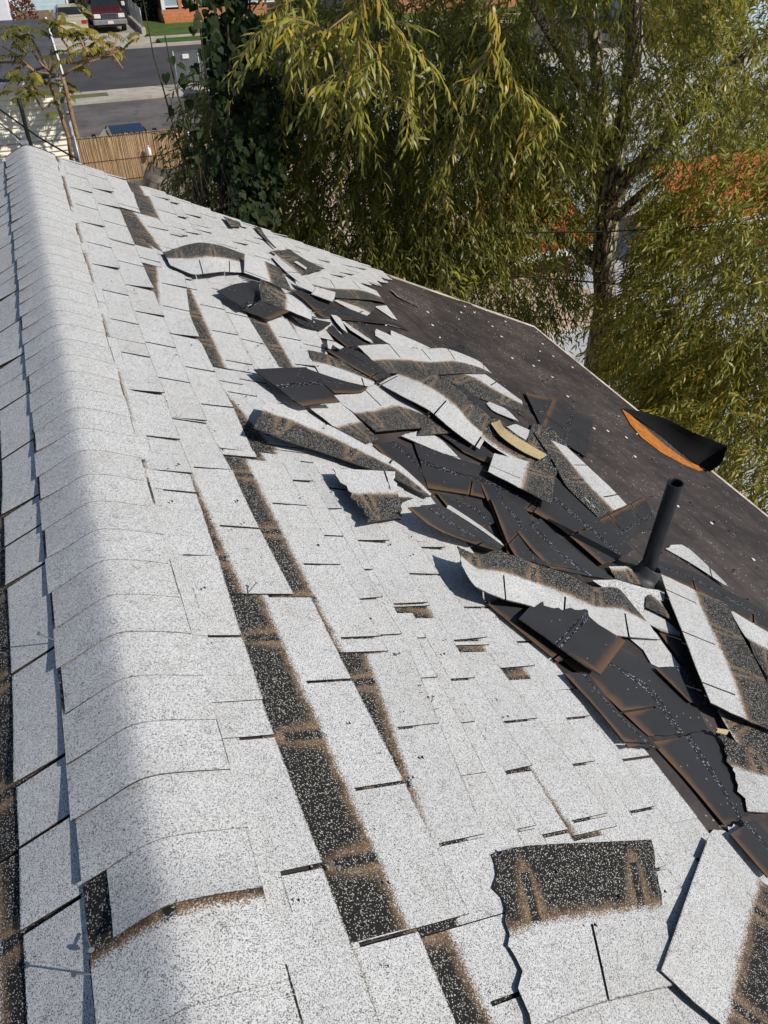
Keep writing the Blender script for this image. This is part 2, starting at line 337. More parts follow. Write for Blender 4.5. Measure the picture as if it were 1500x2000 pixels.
# ------------------------------------------------------------------ the house with the storm-torn roof
house = empty('house', (0, 1.1, 0), 'house with torn white shingle roof and bare black felt toward the eave', 'house')
def gable(name, y0, y1, mat):
    hw = 3.75; z = ZR-hw*.5-.10
    return box(name, -hw, hw, y0, y1, -.05, z, mat, house)
gable('wall', S0+.3, S1-.45, M['wall'])
bm = bmesh.new(); bm_prism(bm, [(-3.75, ZR-3.75*.5-.10), (3.75, ZR-3.75*.5-.10), (0, ZR-.11)], 'y', S0+.3, S1-.45); from_bm('gable_wall', bm, M['wall'], house)
for side in (1, -1):
    V = [roof(S0, 0, -.006, side), roof(S1, 0, -.006, side), roof(S1, TE-.01, -.006, side), roof(S0, TE-.01, -.006, side)]
    V += [(x, y, z-.05) for x, y, z in V]
    mesh_obj('roof_deck', V, [(0,1,2,3),(7,6,5,4),(0,4,5,1),(1,5,6,2),(2,6,7,3),(3,7,4,0)], M['osb'], house)
    # felt in overlapping runs parallel to the eave, slightly wavy
    for i, (ta, tb_) in enumerate(((3.62, 4.475), (2.72, 3.68), (1.82, 2.78), (.92, 1.88), (0.0, .98))):
        V = []; Fc = []; ns, ntt = 44, 4
        for a in range(ns+1):
            s = S0+(S1-S0)*a/ns
            for b in range(ntt+1):
                t = ta+(tb_-ta)*b/ntt
                h = .001+.0035*(b/ntt)+.0026*math.sin(s*5.1+t*3)*math.sin(t*6+s)+.0030*max(0, math.sin(s*1.7+t*2.3+i))**6+(.004*abs(math.sin(s*2.3+i)) if b == ntt and i else 0)
                V.append(roof(s, t, h, side))
        for a in range(ns):
            for b in range(ntt):
                p = a*(ntt+1)+b; Fc.append((p, p+1, p+ntt+2, p+ntt+1))
        mesh_obj('felt_strip', V, Fc, M['felt'], house, smooth=True)
    # drip edge along the eave and both rakes
    def edge(s0, s1, t0, t1):
        V = [roof(s0, t0, .007, side), roof(s1, t0, .007, side), roof(s1, t1, .007, side), roof(s0, t1, .007, side)]
        V += [(x, y, z-.075) for x, y, z in V]
        mesh_obj('drip_edge', V, [(0,1,2,3),(7,6,5,4),(0,4,5,1),(1,5,6,2),(2,6,7,3),(3,7,4,0)], M['drip'], house)
    edge(S0-.02, S1+.03, TE-.025, TE+.018); edge(S1-.015, S1+.03, .02, TE-.027); edge(S0-.03, S0+.01, .02, TE-.027)
    b = [roof(S0, TE+.002, -.06, side), roof(S1, TE+.002, -.06, side)]
    V = [(b[0][0]-side*.022, b[0][1], b[0][2]), (b[1][0]-side*.022, b[1][1], b[1][2]), (b[1][0], b[1][1], b[1][2]), b[0]]
    V = V+[(x, y, z-.14) for x, y, z in V]
    mesh_obj('fascia', V, [(0,1,2,3),(7,6,5,4),(0,4,5,1),(1,5,6,2),(2,6,7,3),(3,7,4,0)], M['white'], house)

# ---- shingles
CUT = .0085
def u_edges(u0, u1, per=3, cut=True):
    """list of (ua, ub, is_cut)"""
    cols = []; marks = []
    k = math.floor(u0/.305)
    while k*.305 <= u1+.01:
        marks.append(k*.305); k += 1
    edges = [u0]
    for m in marks:
        for e, _ in ((m-CUT/2, 0), (m+CUT/2, 1)):
            if u0+.002 < e < u1-.002: edges.append(e)
    edges.append(u1); edges = sorted(edges); out = []
    for a, b in zip(edges, edges[1:]):
        mid = (a+b)/2; is_cut = cut and min(abs(mid-m) for m in marks) < CUT*.51 and (b-a) < CUT*1.2
        if is_cut: out.append((a, b, True))
        else:
            n = max(1, int(round((b-a)/.305*per)))
            for i in range(n): out.append((a+(b-a)*i/n, a+(b-a)*(i+1)/n, False))
    return out
def shingle(name, cols, vs, fn, up, down, parent, th=.0042, jag=None, edge_m=None, **kw):
    """a strip in its own (u, v) sheet, mapped into the world by fn(u, v) -> (s, t, h); open cutouts below v = .127"""
    n = len(cols); m = len(vs)-1; idx = {}; V = []; UV = []
    us = [c[0] for c in cols]+[cols[-1][1]]
    def vid(i, j, bot):
        key = (i, j, bot)
        if key not in idx:
            u, v = us[i], vs[j]
            uu = u
            if jag and i == n and jag[1]: uu = u+jag[1]*(math.sin(v*71+jag[2])*.5+math.sin(v*173+jag[2]*2)*.5)
            if jag and i == 0 and jag[0]: uu = u+jag[0]*(math.sin(v*67+jag[2])*.5+math.sin(v*191+jag[2]*3)*.5)
            s, t, h, sd = fn(uu, v); idx[key] = len(V); V.append(roof(s, t, h-(th if bot else 0), sd)); UV.append((uu, v))
        return idx[key]
    cell = [[not (cols[i][2] and vs[j+1] <= .1275) for j in range(m)] for i in range(n)]
    Fc = []; fm = []
    for i in range(n):
        for j in range(m):
            if not cell[i][j]: continue
            q = (vid(i, j, 0), vid(i+1, j, 0), vid(i+1, j+1, 0), vid(i, j+1, 0)); Fc.append(q); fm.append(0)
            q = (vid(i, j, 1), vid(i, j+1, 1), vid(i+1, j+1, 1), vid(i+1, j, 1)); Fc.append(q); fm.append(1)
            for (di, dj, a, b) in ((-1, 0, (i, j+1), (i, j)), (1, 0, (i+1, j), (i+1, j+1)), (0, -1, (i, j), (i+1, j)), (0, 1, (i+1, j+1), (i, j+1))):
                x, y = i+di, j+dj
                if 0 <= x < n and 0 <= y < m and cell[x][y]: continue
                Fc.append((vid(*a, 0), vid(*a, 1), vid(*b, 1), vid(*b, 0))); fm.append(2)
    o = mesh_obj(name, V, Fc, [up, down, edge_m or M['edge']], parent, fm, **kw)
    uvl = o.data.uv_layers.new(name='uv')
    li = np.empty(len(o.data.loops), dtype=np.int32); o.data.loops.foreach_get('vertex_index', li)
    uvl.data.foreach_set('uv', np.array(UV, dtype=np.float32)[li].ravel())
    bm = bmesh.new(); bm.from_mesh(o.data); bmesh.ops.recalc_face_normals(bm, faces=bm.faces[:]); bm.to_mesh(o.data); bm.free()
    return o

BOUND = [(-0.6, 2.2), (0.1, 1.75), (0.4, 1.6), (0.5, 1.55), (0.645, 1.42), (0.85, 1.4), (1.09, 1.345), (1.41, 1.32), (1.63, 1.28), (2.02, 1.34), (2.4, 1.25), (2.93, 1.22), (3.15, 1.28), (3.6, 1.42), (4.0, 1.5), (4.4, 1.75), (4.8, 2.1), (5.1, 2.45), (5.37, 2.74), (5.7, 2.74)]
def tb(s): return float(np.interp(s, [b[0] for b in BOUND], [b[1] for b in BOUND]))
# strips that slid or swung: course -> [(s_start, s_end, slide at start, slide at end)]
SLID = {1: [(.11, 1.03, -.012, -.028), (1.03, 1.95, -.024, -.004), (1.95, 2.87, .004, .006), (2.875, 4.2, .006, .012), (4.205, 5.53, .012, .016)],
        2: [(-.46, .462, .0, .0), (.474, 1.388, .128, .098), (1.394, 2.30, .048, .004), (2.31, 3.22, .006, .014), (3.225, 4.14, .018, .022), (4.145, 5.53, .024, .03)],
        3: [(-.44, .455, .10, .085), (.46, 1.175, .115, .215), (1.182, 2.10, .142, .118), (2.11, 3.02, .018, .02), (3.03, 3.32, .014, .03), (3.325, 3.90, .030, .118), (3.91, 4.16, .0, .02), (4.17, 4.81, .205, .136), (4.82, 5.53, .034, .045)],
        4: [(-.4, .50, .06, .05), (.505, 1.24, .10, .14), (1.245, 2.16, .09, .07), (2.235, 2.69, .125, .02), (2.70, 2.82, .0, .0), (2.83, 3.70, .10, .13), (3.71, 4.62, .02, .02), (4.64, 5.56, .165, .19)],
        5: [(-.4, .33, .03, .03), (.34, 1.325, .045, .05), (1.33, 2.2, .0, .01), (2.21, 2.66, .02, .0), (4.62, 5.53, .02, .03)],
        6: [(-.2, .60, .01, .01), (.606, 1.322, .012, .02), (1.375, 2.29, .01, .0)],
        7: [(-.2, .58, .0, .0), (.59, 1.175, .05, .01), (1.215, 2.1, .03, .0), (2.98, 3.62, .11, .13)],
        8: [(.1, 1.065, .0, .015), (1.125, 1.72, .03, .0)],
        9: [(3.28, 3.78, .0, .075)]}
def field_fn(butt, s0, d0, d1, L, u0, lifts, k1, side, seed, tilt=.0105):
    def fn(u, v):
        f = (u-u0)/L; s = s0+(u-u0)
        d = d0+(d1-d0)*f; slid = max(0.0, min(1.0, d/.06))
        t = butt+d-v
        s += (v-.06)*(d1-d0)/L*-.9*0+0.0
        h = .0052+(tilt+.0075*slid)*(1-v/.305)+.0012*math.sin(u*9+seed)*(1-v/.305)
        ti = int(math.floor(u/.305)); lf, sd = lifts[ti % len(lifts)]
        if lf and v < .127:
            w = (u/.305-ti); w = w if sd else 1-w
            h += lf*(w**2)*(1-v/.127)**1.2
        return (s, t, h, side)
    return fn
def add_strip(course, s0, s1, d0, d1, off, side=1, first=.317):
    butt = first+.127*(course-1); L = s1-s0
    # cutouts follow the bond: half a tab shift per course
    base = off
    u0 = (s0-base) % .305; u1 = u0+L
    if side == 1:
        # trim to the surviving field
        c = [x for x in np.arange(s0, s1, .02)]
        jt = rnd(-.10, .10) if s1 > 4.3 else rnd(-.02, .03)
        keep = [x for x in c if butt+d0-.08+jt < tb(x)]
        if not keep: return
        a, b = keep[0], keep[-1]+.02
        jl = .012 if a > s0+.01 else 0; jr = .012 if b < s1-.03 else 0
        if b-a < .06: return
        f0, f1 = (a-s0)/L, (b-s0)/L
        d0, d1 = d0+(d1-d0)*f0, d0+(d1-d0)*f1
        u0 = u0+a-s0; s0, s1 = a, b; L = b-a; u1 = u0+L
    else: jl = jr = 0
    lifts = []
    for _ in range(6):
        lifts.append((rnd(.005, .015), rnd(0, 1) < .2) if rnd(0, 1) < .42 else (rnd(0, .0025), False))
    if course == 0 or (s0 < .6 and course > 1 and side == 1): lifts = [(0, False)]
    fn = field_fn(butt, s0, d0, d1, L, u0, lifts, 0, side, rnd(0, 9), .0105 if course else .004)
    vs = [0, .045, .09, .127, .165, .21, .29] if not (jl or jr) else [0, .015, .03, .045, .06, .075, .09, .108, .127, .145, .165, .19, .21, .25, .29]
    if course == 0: vs = [v_ for v_ in vs if v_ < .10]
    shingle('shingle', u_edges(u0+.0015, u1-.0015, 3), vs, fn, M['top'], M['back'], house, jag=(jl, jr, rnd(0, 9)) if (jl or jr) else None, edge_m=M['edge_dark'])
off0 = .0145      # course 1 cutouts at s = .0145 + .305 k
for c in range(0, 21):
    off = off0+(.1525 if c % 2 == 0 else 0)
    spans = sorted(SLID.get(c, [])); done = []
    for sp in spans: add_strip(c, sp[0], sp[1], sp[2], sp[3], off)
    # regular strips in whatever the listed ones leave free
    free = []; x = -.95
    for sp in spans:
        if sp[0]-x > .12: free.append((x, sp[0]-.004))
        x = max(x, sp[1]+.004)
    if 5.52-x > .12: free.append((x, 5.52+rnd(0, .03)))
    for a, b in free:
        ph = off+.305*(c % 3)+.1; p = a
        while p < b-.02:
            nxt = math.floor((p-ph)/.915+1+1e-6)*.915+ph
            e = min(b, nxt)
            if b-e < .10: e = b
            j = (rnd(-.010, .004) if rnd(0, 1) < .85 else rnd(.006, .018)) if c else .020
            add_strip(c, p+.002, e-.002, j, j+(rnd(-.008, .008) if c else 0), off)
            p = e
# the slope beyond the ridge: whole courses
for c in range(0, 9):
    off = off0+.09+(.1525 if c % 2 == 0 else 0); p = -.95
    while p < 5.5:
        e = min(5.52+rnd(0, .02), p+.915)
        if 5.52-e < .1: e = 5.52
        d = {0: 0.0, 1: -.008, 2: rnd(.06, .10), 3: rnd(.09, .12), 4: rnd(.05, .08)}.get(c, rnd(0, .02))
        if c == 2 and 3.2 < p+.4 < 4.4: d = .16
        add_strip(c, p+.002, e-.002, d, d+(rnd(-.025, .025) if c > 1 else 0), off, -1, .290)
        p = e
V = []; Fc = []
for c in range(9, 35):
    t = .30+.127*c
    for a, b in ((S0, -.95),) if False else ((S0, 5.52),):
        q = [roof(a, t, .012, -1), roof(b, t, .012, -1), roof(b, t-.2, .004, -1), roof(a, t-.2, .004, -1)]; k = len(V); V += q; Fc.append((k, k+3, k+2, k+1))
        q = [roof(a, t, .012, -1), roof(b, t, .012, -1), roof(b, t, .006, -1), roof(a, t, .006, -1)]; k = len(V); V += q; Fc.append((k, k+1, k+2, k+3))
o = mesh_obj('shingle_course', V, Fc, M['top'], house, kind='stuff')
uvl = o.data.uv_layers.new(name='uv')
for l in o.data.loops:
    co = o.data.vertices[l.vertex_index].co; uvl.data[l.index].uv = (co.y, abs(math.fmod(abs(co.x)*7.3, .12)))

# ---- ridge caps: bent single tabs lapping toward the viewer
def cap(s0, k, last=False):
    wl, wr = -.150+rnd(-.006, .008), .165+rnd(-.004, .004)
    lift = 0.0; edge_l = rnd(.004, .016); edge_r = 0.0; shift = 0; skew = rnd(-.008, .008)
    if k == 0: wl = -.148
    if k == 1: lift, wl, edge_l, shift = .018, -.098, .004, .006
    if k in (3, 6): lift += .003
    us = [w_ for w_ in (wl, -.12, -.09, -.065, -.045, -.028, -.013, 0, .013, .028, .045, .065, .09, .12, wr) if wl <= w_]; vs = [0, .03, .07, .127, .20, .28] if not last else [0, .03, .07, .125]
    V = []; UV = []; Fc = []; fm = []
    for bot in (0, 1):
        for v in vs:
            for u in us:
                x = u
                z = ZR+.0245-.5*math.sqrt(x*x+.030**2)+(max(.0016, min(.0034, .0034-.0018*(s0-.8)/1.6))+lift*max(0, 1-v/.11)**1.5)*(1-v/.305)-.0005-bot*(.0036 if s0 < 1.2 else .0009)
                if u < -.06: z += edge_l*((-.06-u)/.09)**1.6*max(0, 1-v/.15)*(.7+.3*math.sin(k*3))
                if u > .08: z += edge_r*((u-.08)/.08)-.0045*((u-.08)/.085)
                V.append((x*.955, s0+v+skew*u*4*(0.25), z)); UV.append((u*.89+.152, v+.0015))
    nu, nv = len(us), len(vs); B = nu*nv
    for j in range(nv-1):
        for i in range(nu-1):
            p = j*nu+i; Fc.append((p, p+1, p+nu+1, p+nu)); fm.append(0); p += B; Fc.append((p, p+nu, p+nu+1, p+1)); fm.append(1)
    for j in range(nv-1):
        for i in (0, nu-1): p = j*nu+i; Fc.append((p, p+nu, p+nu+B, p+B)); fm.append(2)
    for i in range(nu-1):
        for j in (0, nv-1): p = j*nu+i; Fc.append((p, p+1, p+1+B, p+B)); fm.append(2)
    o = mesh_obj('ridge_cap', V, Fc, [M['top'], M['back'], M['edge_dark']], house, fm)
    uvl = o.data.uv_layers.new(name='uv'); UVa = np.array(UV, dtype=np.float32)
    li = np.empty(len(o.data.loops), dtype=np.int32); o.data.loops.foreach_get('vertex_index', li); uvl.data.foreach_set('uv', UVa[li].ravel())
    bm = bmesh.new(); bm.from_mesh(o.data); bmesh.ops.recalc_face_normals(bm, faces=bm.faces[:])
    for f in bm.faces: f.smooth = f.material_index == 0
    for e in bm.edges: e.smooth = len({f.material_index for f in e.link_faces}) == 1
    bm.to_mesh(o.data); bm.free()
k = -1; s = .445
while s < 5.42:
    cap(s, k+1, s > 5.29); s += (.155 if k == -1 else .127)+rnd(-.004, .004); k += 1
for s in (.32, .19, .06, -.07, -.2, -.33, -.46, -.59, -.72): cap(s, 50+int(s*10))

# ---- bare deck details: cap nails, torn felt flap with plywood, loose grit
def disc(s, t, r=.0125, name='cap_nail', mat='disc'):
    V = []; n = 10
    for h, rr in ((.007, r), (.010, r*.9), (.0105, .0)):
        for q in range(n):
            a = 2*math.pi*q/n; V.append(roof(s+rr*math.cos(a), t+rr*math.sin(a), h))
    Fc = [(l*n+q, l*n+(q+1) % n, (l+1)*n+(q+1) % n, (l+1)*n+q) for l in range(2) for q in range(n)]
    mesh_obj(name, V, Fc, M[mat], house)
for s, t in [(5.097, 3.323), (5.247, 3.563), (4.989, 3.604), (4.763, 3.556), (4.463, 2.671), (4.772, 2.793), (5.34, 3.51), (5.468, 3.839), (4.971, 4.195), (4.264, 3.331), (4.239, 3.543), (4.097, 3.641), (4.539, 4.23), (3.755, 3.532), (3.262, 3.389), (3.28, 3.547), (2.956, 3.523), (2.67, 3.689), (2.382, 3.354), (2.249, 3.538), (1.921, 3.547), (5.306, 3.972), (4.685, 4.109), (3.25, 3.714)]: disc(s, t)
V = [roof(s, t, .010) for s, t in [(3.837, 4.215), (3.734, 4.235), (3.532, 4.223), (3.279, 4.196), (3.088, 4.263), (3.037, 4.425), (2.982, 4.26), (3.025, 4.102), (3.137, 3.985), (3.323, 3.954), (3.544, 4.04)]]
mesh_obj('plywood_patch', V+[(x, y, z-.012) for x, y, z in V], [tuple(range(len(V)))[::-1], tuple(range(len(V), 2*len(V)))]+[(i, (i+1) % len(V), len(V)+(i+1) % len(V), len(V)+i) for i in range(len(V))], M['osb'], house)
fl = [(3.824, 4.2, 0.01, 3.838, 4.261, 0.02), (3.664, 4.277, 0.01, 3.779, 4.432, 0.05), (3.473, 4.334, 0.01, 3.605, 4.484, 0.1), (3.254, 4.319, 0.01, 3.344, 4.44, 0.15), (3.102, 4.338, 0.01, 3.156, 4.45, 0.19), (3.018, 4.409, 0.012, 3.082, 4.531, 0.2), (2.964, 4.351, 0.03, 2.943, 4.367, 0.15)]; V = []; Fc = []; nn = 5
for i, (sa, ta, ha, sb, tb2, hb) in enumerate(fl):
    for j in range(nn+1):
        f = j/nn; cur = math.sin(f*math.pi)*.03
        V.append(roof(sa+(sb-sa)*f, ta+(tb2-ta)*f+cur*.6, ha+(hb-ha)*f**1.25+.004*math.sin(i*2+j)))
n0 = len(V); V += [(x-.003, y-.003, z-.002) for x, y, z in V]
for i in range(len(fl)-1):
    for j in range(nn):
        p = i*(nn+1)+j; Fc.append((p, p+1, p+nn+2, p+nn+1)); Fc.append((n0+p, n0+p+nn+1, n0+p+nn+2, n0+p+1))
mesh_obj('felt_flap', V, Fc, M['felt_under'], house, smooth=True)
# grit and torn crumbs scattered over the felt and courses
V = []; Fc = []; fm = []
for _ in range(1500):
    s = rnd(.2, 5.4); t = tb(s)+rnd(.05, 1)**.8*(4.4-tb(s)); big = rnd(0, 1) < .13
    r = rnd(.004, .011) if big else rnd(.0016, .0036); a = rnd(0, 6.28); kk = len(V)
    for q in range(3): V.append(roof(s+r*math.cos(a+q*2.1)*rnd(.6, 1.4), t+r*math.sin(a+q*2.1), .0085))
    V.append(roof(s, t, .0085+r*.8)); Fc += [(kk, kk+1, kk+3), (kk+1, kk+2, kk+3), (kk+2, kk, kk+3)]
    fm += [1 if (big and rnd(0, 1) < .75) or rnd(0, 1) < .25 else 0]*3
for _ in range(150):
    s = rnd(.1, 3.5); t = rnd(.2, max(.3, tb(s)-.05)); r = rnd(.002, .006); a = rnd(0, 6.28); kk = len(V)
    for q in range(3): V.append(roof(s+r*math.cos(a+q*2.1)*rnd(.5, 1.6), t+r*math.sin(a+q*2.1), .026))
    V.append(roof(s, t, .024+r)); Fc += [(kk, kk+1, kk+3), (kk+1, kk+2, kk+3), (kk+2, kk, kk+3)]; fm += [1]*3
mesh_obj('grit', V, Fc, [M['disc'], M['felt_under']], house, fm, kind='stuff')
# popped roofing nails
def nail(s, t, h, lean, side=1, L=.04):
    b = Vector(roof(s, t, h-.01, side)); d = Vector(lean).normalized(); e = b+d*L
    V, Fc = tube_data([b, e], .0016, 6); V, Fc = tube_data([e, e+d*.0015], .0052, 8, V, Fc)
    mesh_obj('roofing_nail', V, Fc, M['steel'], house)
nail(.575, .150, .03, (-.3, -.2, 1), -1, .05); nail(1.33, .150, .03, (-.5, -.1, .9), -1, .05)
nail(1.395, .355, .022, (.7, .2, .5)); nail(1.17, .72, .024, (.6, -.2, .3), 1, .025); nail(.572, .70, .026, (.9, .1, .15), 1, .03); nail(1.0, .765, .026, (.3, .3, .6), 1, .02)
nail(.63, .30, .026, (.5, -.6, .35), 1, .04); nail(.64, .15, .03, (.2, -.8, .4), -1, .04)

# ------------------------------------------------------------------ vent pipe
vx, vy, vz = roof(1.665, 2.335, 0)
vent = empty('vent_pipe', (vx, vy, vz), 'black plastic vent pipe standing upright out of the torn roof', 'vent pipe')
def ring_solid(name, prof, mat, parent, n=28):
    V = []; Fc = []
    for i, (r, z) in enumerate(prof):
        for q in range(n): a = 2*math.pi*q/n; V.append((vx+r*math.cos(a), vy+r*math.sin(a), vz+z))
    for i in range(len(prof)-1):
        for q in range(n): Fc.append((i*n+q, i*n+(q+1) % n, (i+1)*n+(q+1) % n, (i+1)*n+q))
    return mesh_obj(name, V, Fc, mat, parent, smooth=False)
o = ring_solid('pipe', [(.0320, -.10), (.0320, .534), (.0312, .536), (.0268, .536), (.026, .533), (.026, .05)], M['pipe'], vent)
for p in o.data.polygons: p.use_smooth = abs(p.normal.z) < .3
V = []; Fc = []; n = 28
for i, (r, h) in enumerate(((.105, .010), (.066, .014), (.055, .034), (.050, .068), (.0485, .070), (.0415, .068), (.040, .02))):
    for q in range(n):
        a = 2*math.pi*q/n; rr = r*(1+(.05*math.sin(3*a) if i == 0 else 0)); V.append(roof(1.655+rr*math.cos(a), 2.315+rr*math.sin(a), h))
for i in range(6):
    for q in range(n): Fc.append((i*n+q, i*n+(q+1) % n, (i+1)*n+(q+1) % n, (i+1)*n+q))
mesh_obj('boot', V, Fc, M['boot'], vent, smooth=True)

